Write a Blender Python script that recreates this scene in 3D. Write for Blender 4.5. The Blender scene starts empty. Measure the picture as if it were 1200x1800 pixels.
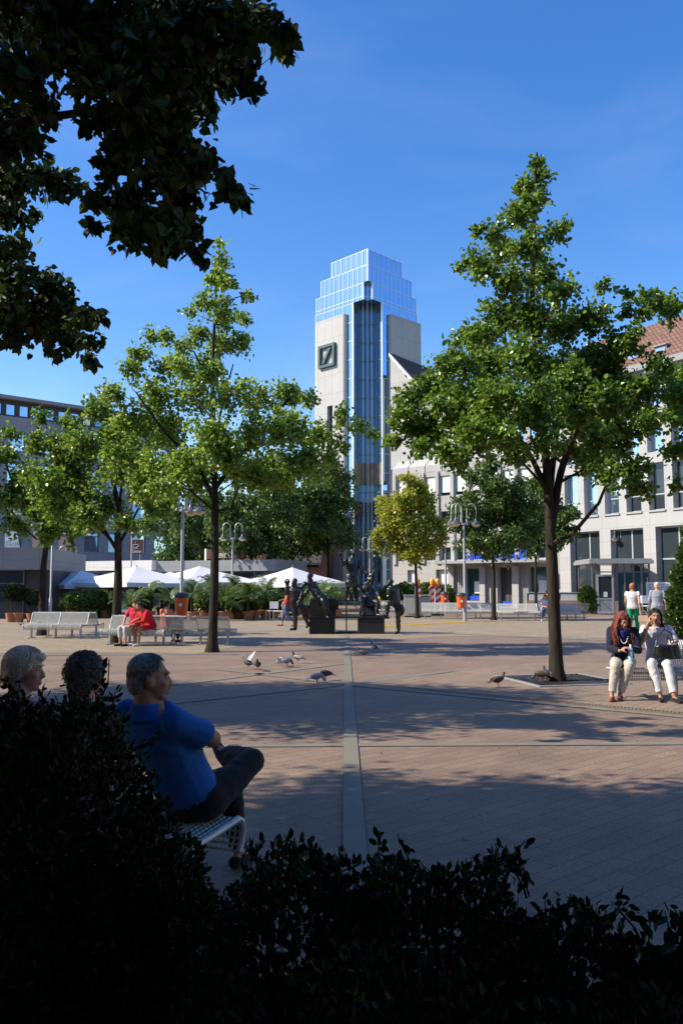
import bpy, bmesh, math, random
import numpy as np
from mathutils import Vector, Matrix

# ------------------------------------------------------------------ camera, sky, sun, exposure
SC = bpy.context.scene
COL = SC.collection
CAM_H, TILT, FPX = 1.62, math.radians(5.2), 1450.0
cam_data = bpy.data.cameras.new('camera')
cam_data.lens = 29.0
cam_data.sensor_width = 36.0
cam_data.clip_start = 0.05
cam_data.clip_end = 3000
cam = bpy.data.objects.new('camera', cam_data)
COL.objects.link(cam)
cam.location = (0, 0, CAM_H)
cam.rotation_euler = (math.pi / 2 + TILT, 0, 0)
SC.camera = cam

SUN_EL, SUN_AZ = math.radians(39), math.radians(8)   # azimuth: shadows fall to the right, turned this much away from the camera
SHADOW = Vector((math.cos(SUN_AZ), math.sin(SUN_AZ), 0))
to_sun = Vector((-SHADOW.x * math.cos(SUN_EL), -SHADOW.y * math.cos(SUN_EL), math.sin(SUN_EL)))
world = bpy.data.worlds.new('World')
SC.world = world
world.use_nodes = True
wn = world.node_tree
sky = wn.nodes.new('ShaderNodeTexSky')
sky.sky_type = 'NISHITA'
sky.sun_disc = False
sky.sun_elevation = SUN_EL
sky.sun_rotation = math.atan2(to_sun.x, to_sun.y)
sky.air_density = 1.15
sky.dust_density = 0.5
sky.ozone_density = 3.0
sky.altitude = 100
bg = wn.nodes['Background']
hsv = wn.nodes.new('ShaderNodeHueSaturation')
hsv.inputs['Hue'].default_value = 0.511
# thin cirrus veils: paler, slightly brighter sky
ctc = wn.nodes.new('ShaderNodeTexCoord'); cmp_ = wn.nodes.new('ShaderNodeMapping')
cmp_.inputs['Scale'].default_value = (1.6, 1.6, 5.0); cmp_.inputs['Rotation'].default_value = (0.0, 0.25, 0.4)
cnz = wn.nodes.new('ShaderNodeTexNoise'); cnz.inputs['Scale'].default_value = 2.2; cnz.inputs['Detail'].default_value = 7; cnz.inputs['Roughness'].default_value = .55; cnz.inputs['Distortion'].default_value = .6
wn.links.new(ctc.outputs['Generated'], cmp_.inputs[0]); wn.links.new(cmp_.outputs[0], cnz.inputs['Vector'])
for sock, a, b in (('Saturation', 1.32, 1.22), ('Value', 0.97, 1.02)):
    mr = wn.nodes.new('ShaderNodeMapRange'); mr.inputs[1].default_value = .46; mr.inputs[2].default_value = .78; mr.inputs[3].default_value = a; mr.inputs[4].default_value = b
    wn.links.new(cnz.outputs['Fac'], mr.inputs[0]); wn.links.new(mr.outputs[0], hsv.inputs[sock])
wn.links.new(sky.outputs[0], hsv.inputs['Color'])
wn.links.new(hsv.outputs[0], bg.inputs[0])
bg.inputs[1].default_value = 0.15
sun_data = bpy.data.lights.new('sun', 'SUN')
sun_data.energy = 5.0
sun_data.angle = math.radians(0.5)
sun_data.color = (1.0, 0.91, 0.77)
sun = bpy.data.objects.new('sun', sun_data)
COL.objects.link(sun)
sun.rotation_euler = to_sun.to_track_quat('Z', 'Y').to_euler()
SC.view_settings.view_transform = 'Standard'
SC.view_settings.look = 'None'
SC.view_settings.gamma = 1
SC.view_settings.exposure = 0.66

random.seed(7)
R = random.Random(11)
NP = np.random.default_rng(5)
RAD = math.radians

# ------------------------------------------------------------------ where things stand
def ray(px, py):
    a, b = (px - 600) / FPX, (900 - py) / FPX
    ct, st = math.cos(TILT), math.sin(TILT)
    return Vector((a, ct - b * st, st + b * ct))
def at(px, py, Y):
    d = ray(px, py); s = Y / d.y
    return Vector((d.x * s, Y, CAM_H + d.z * s))
def ground(px, py, z=0.0):
    d = ray(px, py); s = (z - CAM_H) / d.z
    return Vector((d.x * s, d.y * s, z))
def mpp(Y):                       # metres per photo pixel at a distance
    return Y / FPX

# ------------------------------------------------------------------ materials
def nodes_of(m):
    m.use_nodes = True
    return m.node_tree.nodes, m.node_tree.links, m.node_tree.nodes['Principled BSDF']
def mat(name, col, rough=0.6, metal=0.0, var=0.12, scale=6.0, bump=0.0, bscale=40.0, spec=0.5, col2=None, sheen=0.0):
    m = bpy.data.materials.new(name)
    n, l, p = nodes_of(m)
    p.inputs['Roughness'].default_value = rough
    p.inputs['Metallic'].default_value = metal
    p.inputs['Specular IOR Level'].default_value = spec
    if sheen: p.inputs['Sheen Weight'].default_value = sheen
    tc = n.new('ShaderNodeTexCoord')
    nz = n.new('ShaderNodeTexNoise'); nz.inputs['Scale'].default_value = scale; nz.inputs['Detail'].default_value = 6
    l.new(tc.outputs['Object'], nz.inputs['Vector'])
    rp = n.new('ShaderNodeValToRGB')
    c2 = col2 or tuple(min(1, c * (1 + var)) for c in col)
    c1 = tuple(c * (1 - var) for c in col) if not col2 else col
    rp.color_ramp.elements[0].position = 0.3; rp.color_ramp.elements[1].position = 0.7
    rp.color_ramp.elements[0].color = (*c1, 1); rp.color_ramp.elements[1].color = (*c2, 1)
    l.new(nz.outputs['Fac'], rp.inputs[0]); l.new(rp.outputs[0], p.inputs['Base Color'])
    if bump:
        nb = n.new('ShaderNodeTexNoise'); nb.inputs['Scale'].default_value = bscale; nb.inputs['Detail'].default_value = 4
        l.new(tc.outputs['Object'], nb.inputs['Vector'])
        bp = n.new('ShaderNodeBump'); bp.inputs['Strength'].default_value = bump; bp.inputs['Distance'].default_value = 0.02
        l.new(nb.outputs['Fac'], bp.inputs['Height']); l.new(bp.outputs[0], p.inputs['Normal'])
    return m
def leaf_mat(name, dark, light, trans=0.35, rough=0.38, spec=0.5):
    m = bpy.data.materials.new(name)
    n, l, p = nodes_of(m)
    g = n.new('ShaderNodeNewGeometry')
    rp = n.new('ShaderNodeValToRGB')
    rp.color_ramp.elements[0].color = (*dark, 1); rp.color_ramp.elements[1].color = (*light, 1)
    l.new(g.outputs['Random Per Island'], rp.inputs[0])
    l.new(rp.outputs[0], p.inputs['Base Color'])
    p.inputs['Roughness'].default_value = rough
    p.inputs['Specular IOR Level'].default_value = spec
    tr = n.new('ShaderNodeBsdfTranslucent')
    hs = n.new('ShaderNodeHueSaturation'); hs.inputs['Value'].default_value = 1.8; hs.inputs['Hue'].default_value = 0.485
    l.new(rp.outputs[0], hs.inputs['Color']); l.new(hs.outputs[0], tr.inputs['Color'])
    mx = n.new('ShaderNodeMixShader'); mx.inputs[0].default_value = trans
    l.new(p.outputs[0], mx.inputs[1]); l.new(tr.outputs[0], mx.inputs[2])
    l.new(mx.outputs[0], n['Material Output'].inputs[0])
    return m
def slab_mat(name, col, bw, bh, mortar=0.006, axis='XZ', var=0.08, rough=0.75, mcol=None, offset=0.0, bump=0.3, dirt=0.15, rot=0.0):
    """panels, pavers or tiles laid in courses, in the thing's own metres"""
    m = bpy.data.materials.new(name)
    n, l, p = nodes_of(m)
    p.inputs['Roughness'].default_value = rough
    tc = n.new('ShaderNodeTexCoord')
    vec = tc.outputs['Object']
    if axis != 'XY':
        sp = n.new('ShaderNodeSeparateXYZ'); cb = n.new('ShaderNodeCombineXYZ')
        l.new(vec, sp.inputs[0])
        ad = n.new('ShaderNodeMath'); ad.operation = 'ADD'
        l.new(sp.outputs[0], ad.inputs[0]); l.new(sp.outputs[1], ad.inputs[1])
        l.new(ad.outputs[0], cb.inputs[0]); l.new(sp.outputs[2], cb.inputs[1])
        vec = cb.outputs[0]
    if rot:
        mp = n.new('ShaderNodeMapping'); mp.inputs['Rotation'].default_value[2] = rot
        l.new(vec, mp.inputs[0]); vec = mp.outputs[0]
    bt = n.new('ShaderNodeTexBrick')
    bt.offset = offset
    bt.inputs['Scale'].default_value = 1.0
    bt.inputs['Brick Width'].default_value = bw; bt.inputs['Row Height'].default_value = bh
    bt.inputs['Mortar Size'].default_value = mortar; bt.inputs['Mortar Smooth'].default_value = 0.2
    bt.inputs['Color1'].default_value = (*[c * (1 - var) for c in col], 1)
    bt.inputs['Color2'].default_value = (*[min(1, c * (1 + var)) for c in col], 1)
    bt.inputs['Mortar'].default_value = (*(mcol or [c * 0.45 for c in col]), 1)
    l.new(vec, bt.inputs['Vector'])
    nz = n.new('ShaderNodeTexNoise'); nz.inputs['Scale'].default_value = 0.9; nz.inputs['Detail'].default_value = 8
    nz.inputs['Roughness'].default_value = 0.65
    l.new(tc.outputs['Object'], nz.inputs['Vector'])
    mr = n.new('ShaderNodeMapRange'); mr.inputs[1].default_value = 0.3; mr.inputs[2].default_value = 0.7
    mr.inputs[3].default_value = 1 - dirt; mr.inputs[4].default_value = 1 + dirt * 0.6
    l.new(nz.outputs['Fac'], mr.inputs[0])
    mu = n.new('ShaderNodeVectorMath'); mu.operation = 'SCALE'
    l.new(bt.outputs['Color'], mu.inputs[0]); l.new(mr.outputs[0], mu.inputs['Scale'])
    l.new(mu.outputs[0], p.inputs['Base Color'])
    bp = n.new('ShaderNodeBump'); bp.inputs['Strength'].default_value = bump; bp.inputs['Distance'].default_value = 0.01; bp.invert = True
    l.new(bt.outputs['Fac'], bp.inputs['Height']); l.new(bp.outputs[0], p.inputs['Normal'])
    return m
def glass_mat(name, col, metal=0.85, rough=0.03, wav=0.03, wscale=0.5):
    m = bpy.data.materials.new(name)
    n, l, p = nodes_of(m)
    p.inputs['Base Color'].default_value = (*col, 1)
    p.inputs['Metallic'].default_value = metal; p.inputs['Roughness'].default_value = rough
    tc = n.new('ShaderNodeTexCoord'); nz = n.new('ShaderNodeTexNoise'); nz.inputs['Scale'].default_value = wscale; nz.inputs['Detail'].default_value = 1
    l.new(tc.outputs['Object'], nz.inputs['Vector'])
    bp = n.new('ShaderNodeBump'); bp.inputs['Strength'].default_value = wav; bp.inputs['Distance'].default_value = 0.3
    l.new(nz.outputs['Fac'], bp.inputs['Height']); l.new(bp.outputs[0], p.inputs['Normal'])
    return m

M = {}
M['metal'] = mat('galvanised steel', (0.36, 0.37, 0.37), 0.45, 0.35, 0.1, 5)
M['bench'] = mat('white powder coated wire', (0.50, 0.51, 0.49), 0.4, 0.1, 0.08, 9)
M['dark_metal'] = mat('dark grey metal', (0.06, 0.065, 0.07), 0.45, 0.4, 0.2, 8)
M['lampgrey'] = mat('lamp shade grey', (0.10, 0.10, 0.11), 0.4, 0.3, 0.2, 8)
M['bulb'] = mat('opal lamp glass', (0.62, 0.55, 0.40), 0.25, 0, 0.05)
M['bark'] = mat('bark', (0.018, 0.014, 0.011), 0.95, 0, 0.4, 9, 0.9, 26, 0.2, col2=(0.048, 0.039, 0.029))
for q in [x for x in M['bark'].node_tree.nodes if x.type == 'TEX_NOISE']:      # furrows run up the trunk
    mp = M['bark'].node_tree.nodes.new('ShaderNodeMapping'); mp.inputs['Scale'].default_value = (1, 1, .22)
    src = q.inputs['Vector'].links[0].from_socket
    M['bark'].node_tree.links.new(src, mp.inputs[0]); M['bark'].node_tree.links.new(mp.outputs[0], q.inputs['Vector'])
M['soil'] = mat('soil', (0.035, 0.026, 0.018), 0.95, 0, 0.4, 12, 0.8, 30, 0.1)
M['lime_hero'] = leaf_mat('lime leaf mid green', (0.038, 0.088, 0.008), (0.165, 0.265, 0.030), 0.42, 0.34, 0.55)
M['lime_bright'] = leaf_mat('lime leaf light green', (0.060, 0.12, 0.010), (0.235, 0.34, 0.050), 0.45, 0.36, 0.55)
M['lime_dark'] = leaf_mat('dark green leaf', (0.032, 0.070, 0.012), (0.11, 0.175, 0.032), 0.34)
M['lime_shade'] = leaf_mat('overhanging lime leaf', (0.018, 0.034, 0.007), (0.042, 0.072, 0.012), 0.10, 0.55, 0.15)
M['yellow_leaf'] = leaf_mat('yellowing leaf', (0.12, 0.17, 0.012), (0.40, 0.40, 0.04), 0.36)
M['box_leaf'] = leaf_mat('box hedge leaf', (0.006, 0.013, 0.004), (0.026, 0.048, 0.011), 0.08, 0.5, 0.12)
M['thuja'] = leaf_mat('conifer spray', (0.025, 0.055, 0.012), (0.075, 0.12, 0.025), 0.2)
M['palm'] = leaf_mat('palm leaf', (0.045, 0.085, 0.02), (0.13, 0.19, 0.05), 0.3, 0.35)
M['terracotta'] = mat('terracotta', (0.36, 0.15, 0.075), 0.8, 0, 0.18, 9)
M['bluepot'] = mat('blue glazed pot', (0.012, 0.018, 0.10), 0.25, 0, 0.15, 5)
M['canvas'] = mat('white canvas', (0.66, 0.66, 0.66), 0.8, 0, 0.03, 3, 0.15, 5)
M['orange'] = mat('orange plastic', (0.75, 0.13, 0.03), 0.4, 0, 0.08, 5)
M['amber'] = mat('amber lens', (0.9, 0.32, 0.02), 0.2, 0, 0.05, 5)
M['white'] = mat('white paint', (0.75, 0.75, 0.73), 0.5, 0, 0.04, 5)
M['red'] = mat('red paint', (0.6, 0.04, 0.03), 0.45, 0, 0.05, 5)
M['cabinet'] = mat('grey cabinet', (0.36, 0.37, 0.34), 0.55, 0, 0.08, 4)
M['bronze'] = mat('weathered bronze', (0.028, 0.030, 0.030), 0.36, 0.75, 0.3, 9, 0.5, 22, col2=(0.075, 0.08, 0.078))
M['plinth'] = mat('black basalt', (0.018, 0.018, 0.019), 0.5, 0, 0.3, 14, 0.15, 60)
M['frame'] = mat('grey window frame', (0.16, 0.165, 0.17), 0.4, 0.3, 0.06, 4)
M['frame_light'] = mat('light grey window frame', (0.42, 0.44, 0.45), 0.4, 0.3, 0.06, 4)
M['mullion'] = mat('bright aluminium mullion', (0.75, 0.77, 0.80), 0.28, 0.6, 0.05, 4)
M['glass_sky'] = glass_mat('mirror glass', (0.42, 0.55, 0.72), 0.9, 0.03, 0.05, 0.7)
M['glass_dark'] = glass_mat('dark tinted glass', (0.045, 0.06, 0.07), 0.35, 0.04, 0.04, 0.6)
M['glass_tower'] = glass_mat('blue tower glass', (0.34, 0.50, 0.70), 0.95, 0.04, 0.02, 0.25)
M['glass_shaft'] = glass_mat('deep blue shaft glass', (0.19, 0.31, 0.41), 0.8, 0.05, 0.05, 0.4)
M['glass_teal'] = glass_mat('teal shop glass', (0.06, 0.12, 0.13), 0.45, 0.05, 0.05, 0.7)
M['concrete'] = slab_mat('tower concrete panels', (0.40, 0.395, 0.385), 1.0, 1.85, 0.012, 'XZ', 0.03, 0.85, None, 0.0, 0.1, 0.07)
M['stone_white'] = slab_mat('pale stone cladding', (0.375, 0.37, 0.355), 1.3, 0.95, 0.008, 'XZ', 0.03, 0.8, None, 0.0, 0.1, 0.05)
M['stone_bank'] = slab_mat('beige stone cladding', (0.36, 0.35, 0.325), 0.9, 0.9, 0.008, 'XZ', 0.03, 0.8, None, 0.0, 0.1, 0.07)
M['stone_grey'] = slab_mat('grey stone cladding', (0.27, 0.265, 0.275), 1.6, 0.9, 0.012, 'XZ', 0.05, 0.7, None, 0.5, 0.1, 0.08)
M['stone_dark'] = mat('dark slate fascia', (0.05, 0.045, 0.045), 0.6, 0, 0.15, 3)
M['granite'] = slab_mat('pink granite slabs', (0.40, 0.26, 0.20), 1.1, 0.6, 0.008, 'XZ', 0.05, 0.55, None, 0.0, 0.1, 0.08)
M['fascia'] = slab_mat('off white fascia', (0.62, 0.62, 0.60), 1.2, 3.0, 0.008, 'XZ', 0.02, 0.6, None, 0.0, 0.05, 0.06)
M['fascia_grey'] = slab_mat('grey fascia panels', (0.22, 0.225, 0.235), 1.8, 3.0, 0.01, 'XZ', 0.04, 0.6, None, 0.0, 0.05, 0.06)
M['brick'] = slab_mat('red brick', (0.15, 0.05, 0.034), 0.25, 0.083, 0.01, 'XZ', 0.2, 0.85, (0.30, 0.26, 0.22), 0.5, 0.3, 0.15)
M['tile'] = slab_mat('brown roof tiles', (0.19, 0.095, 0.06), 0.32, 0.40, 0.03, 'XZ', 0.16, 0.8, (0.05, 0.025, 0.02), 0.0, 0.9, 0.12)
M['tile_dark'] = slab_mat('dark roof tiles', (0.045, 0.032, 0.028), 0.32, 0.40, 0.03, 'XZ', 0.16, 0.85, (0.015, 0.01, 0.01), 0.0, 0.8, 0.12)
M['blind'] = slab_mat('white slatted blind', (0.72, 0.72, 0.70), 30.0, 0.11, 0.012, 'XZ', 0.01, 0.6, (0.30, 0.30, 0.30), 0.0, 0.5, 0.02)
M['logo'] = mat('dark teal sign', (0.05, 0.085, 0.09), 0.4, 0.2, 0.08, 3)
M['bank_blue'] = mat('blue sign', (0.02, 0.07, 0.55), 0.4, 0, 0.04, 3)
M['sign_brown'] = mat('maroon sign board', (0.075, 0.022, 0.018), 0.5, 0, 0.1, 3)
M['silver'] = mat('silver lettering', (0.72, 0.72, 0.70), 0.35, 0.2, 0.05, 3)
M['yellow'] = mat('yellow cable cover', (0.70, 0.42, 0.03), 0.6, 0, 0.1, 5)
M['grate'] = mat('cast iron grate', (0.05, 0.048, 0.045), 0.6, 0.5, 0.3, 10, 0.3, 50)
M['skin'] = mat('skin', (0.46, 0.235, 0.155), 0.55, 0, 0.07, 14, 0.12, 90, 0.4)
M['skin_tan'] = mat('tanned skin', (0.36, 0.175, 0.105), 0.55, 0, 0.07, 14, 0.12, 90, 0.4)
M['eye_white'] = mat('eye white', (0.7, 0.68, 0.65), 0.3, 0, 0.02)
M['eye_dark'] = mat('dark iris', (0.025, 0.015, 0.01), 0.25, 0, 0.1)
M['lip'] = mat('lips', (0.38, 0.12, 0.10), 0.45, 0, 0.08, 20)
def cloth(name, col, var=0.1, bump=0.35, bs=11):
    return mat(name, col, 0.85, 0, var, 8, bump, bs, 0.2, sheen=0.1)
def hairmat(name, c1, c2, rough=0.4):
    m = mat(name, c1, rough, 0, 0.2, 60, 0.6, 130, 0.4, col2=c2)
    n, l = m.node_tree.nodes, m.node_tree.links
    return m

# ------------------------------------------------------------------ objects
def link(o, parent=None):
    COL.objects.link(o)
    if parent is not None: o.parent = parent
    return o
def thing(name, label, cat, loc=(0, 0, 0), rotz=0.0, group=None):
    o = bpy.data.objects.new(name, None)
    o.empty_display_size = 0.2
    link(o); o.location = loc; o.rotation_euler = (0, 0, rotz)
    o['label'] = label; o['category'] = cat
    if group: o['group'] = group
    return o
def tag(o, label=None, cat=None, group=None, kind=None):
    if label: o['label'] = label
    if cat: o['category'] = cat
    if group: o['group'] = group
    if kind: o['kind'] = kind
    return o
def copy_tree(o, parent=None):
    c = o.copy(); COL.objects.link(c); c.parent = parent
    for ch in o.children: copy_tree(ch, c)
    return c
def place(proto, first, loc, rotz, label, group=None, scale=None):
    o = proto if first else copy_tree(proto)
    o.location = loc; o.rotation_euler = (0, 0, rotz); o['label'] = label
    if group: o['group'] = group
    if scale: o.scale = (scale,) * 3
    return o

class MB:
    def __init__(s): s.v = []; s.f = []
    def add(s, vs, fs):
        b = len(s.v); s.v.extend([tuple(v) for v in vs]); s.f.extend([tuple(i + b for i in f) for f in fs]); return s
    def box(s, lo, hi, mtx=None):
        x0, y0, z0 = lo; x1, y1, z1 = hi
        vs = [(x0,y0,z0),(x1,y0,z0),(x1,y1,z0),(x0,y1,z0),(x0,y0,z1),(x1,y0,z1),(x1,y1,z1),(x0,y1,z1)]
        if mtx is not None: vs = [mtx @ Vector(v) for v in vs]
        return s.add(vs, [(0,3,2,1),(4,5,6,7),(0,1,5,4),(1,2,6,5),(2,3,7,6),(3,0,4,7)])
    def prism(s, poly, z0, z1):
        n = len(poly)
        vs = [(x, y, z0) for x, y in poly] + [(x, y, z1) for x, y in poly]
        fs = [tuple(reversed(range(n))), tuple(range(n, 2 * n))] + [(i, (i + 1) % n, n + (i + 1) % n, n + i) for i in range(n)]
        return s.add(vs, fs)
    def prism_y(s, poly, y0, y1):          # polygon in x,z, pushed along y
        n = len(poly)
        vs = [(x, y0, z) for x, z in poly] + [(x, y1, z) for x, z in poly]
        fs = [tuple(range(n)), tuple(reversed(range(n, 2 * n)))] + [(i, n + i, n + (i + 1) % n, (i + 1) % n) for i in range(n)]
        return s.add(vs, fs)
    def ring(s, c, ax, ay, n):
        return [Vector(c) + ax * math.cos(2 * math.pi * i / n) + ay * math.sin(2 * math.pi * i / n) for i in range(n)]
    def loft(s, rings):
        n = len(rings[0]); k = len(rings)
        vs = [v for r in rings for v in r]
        fs = [(j * n + i, j * n + (i + 1) % n, (j + 1) * n + (i + 1) % n, (j + 1) * n + i) for j in range(k - 1) for i in range(n)]
        fs += [tuple(reversed(range(n))), tuple((k - 1) * n + i for i in range(n))]
        return s.add(vs, fs)
    def tube(s, pts, rad, n=8):
        pts = [Vector(p) for p in pts]
        if not hasattr(rad, '__len__'): rad = [rad] * len(pts)
        rings = []; prev = None
        for i, p in enumerate(pts):
            t = (pts[min(i + 1, len(pts) - 1)] - pts[max(i - 1, 0)])
            t = t.normalized() if t.length > 1e-9 else Vector((0, 0, 1))
            if prev is None:
                ref = Vector((0, 0, 1)) if abs(t.z) < 0.9 else Vector((1, 0, 0))
                ax = ref.cross(t).normalized()
            else:
                ax = (prev - t * prev.dot(t))
                ax = ax.normalized() if ax.length > 1e-6 else t.orthogonal().normalized()
            prev = ax
            rings.append(s.ring(p, ax * rad[i], t.cross(ax) * rad[i], n))
        return s.loft(rings)
    def cap(s, a, b, ra, rb, n=10):        # tapered limb with round ends
        s.tube([a, b], [ra, rb], n); s.ell(a, (ra,) * 3, n=n); s.ell(b, (rb,) * 3, n=n); return s
    def limb(s, pts, rad, n=10):
        s.tube(pts, rad, n)
        for p, r in zip(pts, rad): s.ell(p, (r * 0.99,) * 3, n=n)
        return s
    def ell(s, c, r, mtx=None, n=12, k=None):
        k = k or max(5, n // 2 + 1)
        c = Vector(c); vs = []; fs = []
        def tr(v):
            return c + (mtx @ v if mtx is not None else v)
        vs.append(tr(Vector((0, 0, -r[2]))))
        for j in range(1, k):
            a = -math.pi / 2 + math.pi * j / k
            for i in range(n):
                t = 2 * math.pi * i / n
                vs.append(tr(Vector((r[0] * math.cos(a) * math.cos(t), r[1] * math.cos(a) * math.sin(t), r[2] * math.sin(a)))))
        vs.append(tr(Vector((0, 0, r[2])))); top = len(vs) - 1
        for i in range(n): fs.append((0, 1 + (i + 1) % n, 1 + i))
        for j in range(k - 2):
            for i in range(n):
                a = 1 + j * n + i; b = 1 + j * n + (i + 1) % n
                fs.append((a, b, b + n, a + n))
        o = 1 + (k - 2) * n
        for i in range(n): fs.append((o + i, o + (i + 1) % n, top))
        return s.add(vs, fs)
    def lathe(s, prof, n=20, c=(0, 0, 0)):
        rings = [[Vector((c[0] + r * math.cos(2 * math.pi * i / n), c[1] + r * math.sin(2 * math.pi * i / n), c[2] + z)) for i in range(n)] for r, z in prof]
        return s.loft(rings)
    def mesh(s, name):
        me = bpy.data.meshes.new(name); me.from_pydata(s.v, [], s.f); me.validate(); me.update(); return me
    def build(s, name, m, parent=None, smooth=False, bevel=0.0, loc=None, weld=False):
        me = s.mesh(name)
        if bevel or weld:
            bm = bmesh.new(); bm.from_mesh(me)
            if weld: bmesh.ops.remove_doubles(bm, verts=bm.verts, dist=0.0004)
            if bevel:
                es = [e for e in bm.edges if len(e.link_faces) == 2 and e.calc_face_angle(0) > 0.5]
                bmesh.ops.bevel(bm, geom=es, offset=bevel, segments=2, affect='EDGES', clamp_overlap=True)
            bm.to_mesh(me); bm.free()
        me.materials.append(m)
        if smooth:
            me.polygons.foreach_set('use_smooth', [True] * len(me.polygons))
            try: me.set_sharp_from_angle(angle=RAD(45))
            except Exception: pass
        o = link(bpy.data.objects.new(name, me), parent)
        if loc is not None: o.location = loc
        return o
    def organic(s, name, m, parent=None, voxel=0.01, smooth=6, loc=None, folds=0.0, freq=9.0):
        """grow one continuous skin over overlapping solids"""
        me = s.mesh(name)
        o = bpy.data.objects.new(name, me); COL.objects.link(o)
        md = o.modifiers.new('skin', 'REMESH'); md.mode = 'VOXEL'; md.voxel_size = voxel
        if smooth:
            sm = o.modifiers.new('smooth', 'SMOOTH'); sm.factor = 0.5; sm.iterations = smooth
        dg = bpy.context.evaluated_depsgraph_get(); dg.update()
        nm = bpy.data.meshes.new_from_object(o.evaluated_get(dg)); nm.name = name
        o.modifiers.clear(); o.data = nm
        bpy.data.meshes.remove(me)
        if folds:
            from mathutils import noise
            nv = len(nm.vertices); nr = [v.normal.copy() for v in nm.vertices]
            for v, q in zip(nm.vertices, nr):
                c = v.co; w = noise.noise_vector(c * 3.0 + Vector((5, 1, 2)))
                a = noise.noise(Vector((c.x * freq, c.y * freq, c.z * freq * .55)) + w * 1.6)
                b = 1 - abs(noise.noise(Vector((c.x * freq * .6 + 9, c.y * freq * .6, c.z * freq * 1.1)) + w * 2.2)) * 2
                v.co = c + q * folds * (0.25 + 0.5 * a + 0.45 * b)
        nm.materials.clear(); nm.materials.append(m)
        nm.polygons.foreach_set('use_smooth', [True] * len(nm.polygons))
        if parent is not None: o.parent = parent
        if loc is not None: o.location = loc
        return o
def text_obj(name, body, size, m, parent, loc, rot=(RAD(90), 0, 0), depth=0.02, shear=0.0, width=None):
    cu = bpy.data.curves.new(name, 'FONT'); cu.body = body; cu.size = size; cu.extrude = depth; cu.shear = shear
    cu.align_x = 'LEFT'
    o = bpy.data.objects.new(name, cu); COL.objects.link(o)
    dg = bpy.context.evaluated_depsgraph_get(); dg.update()
    me = bpy.data.meshes.new_from_object(o.evaluated_get(dg))
    bpy.data.objects.remove(o)
    if width:
        xs = [v.co.x for v in me.vertices]; f = width / (max(xs) - min(xs))
        for v in me.vertices: v.co.x *= f
    me.materials.clear(); me.materials.append(m)
    t = link(bpy.data.objects.new(name, me), parent)
    t.location = loc; t.rotation_euler = rot
    return t
# ------------------------------------------------------------------ foliage
LEAF_T = np.array([(0, 0, 0), (.22, -.42, .10), (.68, -.38, .09), (1.05, 0, -.06), (.68, .38, .09), (.22, .42, .10)])
NEEDLE_T = np.array([(0, 0, 0), (.3, -.13, .03), (.7, -.11, .03), (1.0, 0, 0), (.7, .11, .03), (.3, .13, .03)])
OVAL_T = np.array([(0, 0, 0), (.3, -.24, .07), (.7, -.22, .06), (1.0, 0, -.04), (.7, .22, .06), (.3, .24, .07)])
HEART_T = np.array([(0, 0, 0), (-.05, -.26, .02), (.18, -.47, .05), (.58, -.42, .05), (.86, -.17, .01), (1.12, 0, -.05), (.86, .17, .01), (.58, .42, .05), (.18, .47, .05), (-.05, .26, .02)])
def unit(a): return a / (np.linalg.norm(a, axis=1, keepdims=True) + 1e-9)
def leaf_mesh(name, C, S, m, parent, off, droop=0.35, flat=0.6, tmpl=LEAF_T, outward=None):
    N = len(C)
    d = NP.normal(size=(N, 3))
    if outward is not None: d = d * 0.7 + outward
    d[:, 2] -= droop; d = unit(d)
    n = NP.normal(size=(N, 3)); n[:, 2] += flat; n = unit(n)
    s = unit(np.cross(d, n)); n = np.cross(s, d)
    k = len(tmpl)
    S = np.asarray(S).reshape(N, 1, 1)
    V = C[:, None, :] + S * (tmpl[None, :, 0:1] * d[:, None] + tmpl[None, :, 1:2] * s[:, None] + tmpl[None, :, 2:3] * n[:, None])
    V = V.reshape(-1, 3) - np.array(off)
    b = (np.arange(N) * k)[:, None]
    h = k // 2
    f1 = b + np.array([list(range(h, -1, -1))]); f2 = b + np.array([[0] + list(range(k - 1, h - 1, -1))])
    F = np.concatenate([f1, f2[:, ::1]])
    me = bpy.data.meshes.new(name)
    me.from_pydata(V.tolist(), [], F.tolist())
    me.materials.append(m)
    return link(bpy.data.objects.new(name, me), parent)
def spray_points(clumps, per, sprays, tight=0.24):
    """leaf positions in sprays that radiate from clump centres; returns points, outward vectors and twigs"""
    C = []; O = []; T = []
    for (x, y, z, r, *mult) in clumps:
        k = max(5, int(sprays * R.uniform(0.8, 1.2)))
        n = max(4, int(per * (mult[0] if mult else 1) * (r / 0.5) ** 2 / k))
        for _ in range(k):
            d = np.array([R.gauss(0, 1), R.gauss(0, 1), R.gauss(0, 0.85)]); d /= np.linalg.norm(d)
            L = r * R.uniform(0.65, 1.22)
            e = np.array([x, y, z]) + d * L + np.array([0, 0, -0.12 * L])
            T.append(((x, y, z), tuple(e)))
            t = NP.uniform(0.25, 1.05, n)[:, None]
            C.append(np.array([x, y, z]) + (e - np.array([x, y, z])) * t + NP.normal(0, tight * r, (n, 3)))
            O.append(np.repeat(d[None], n, 0))
    return np.concatenate(C), np.concatenate(O), T
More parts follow.
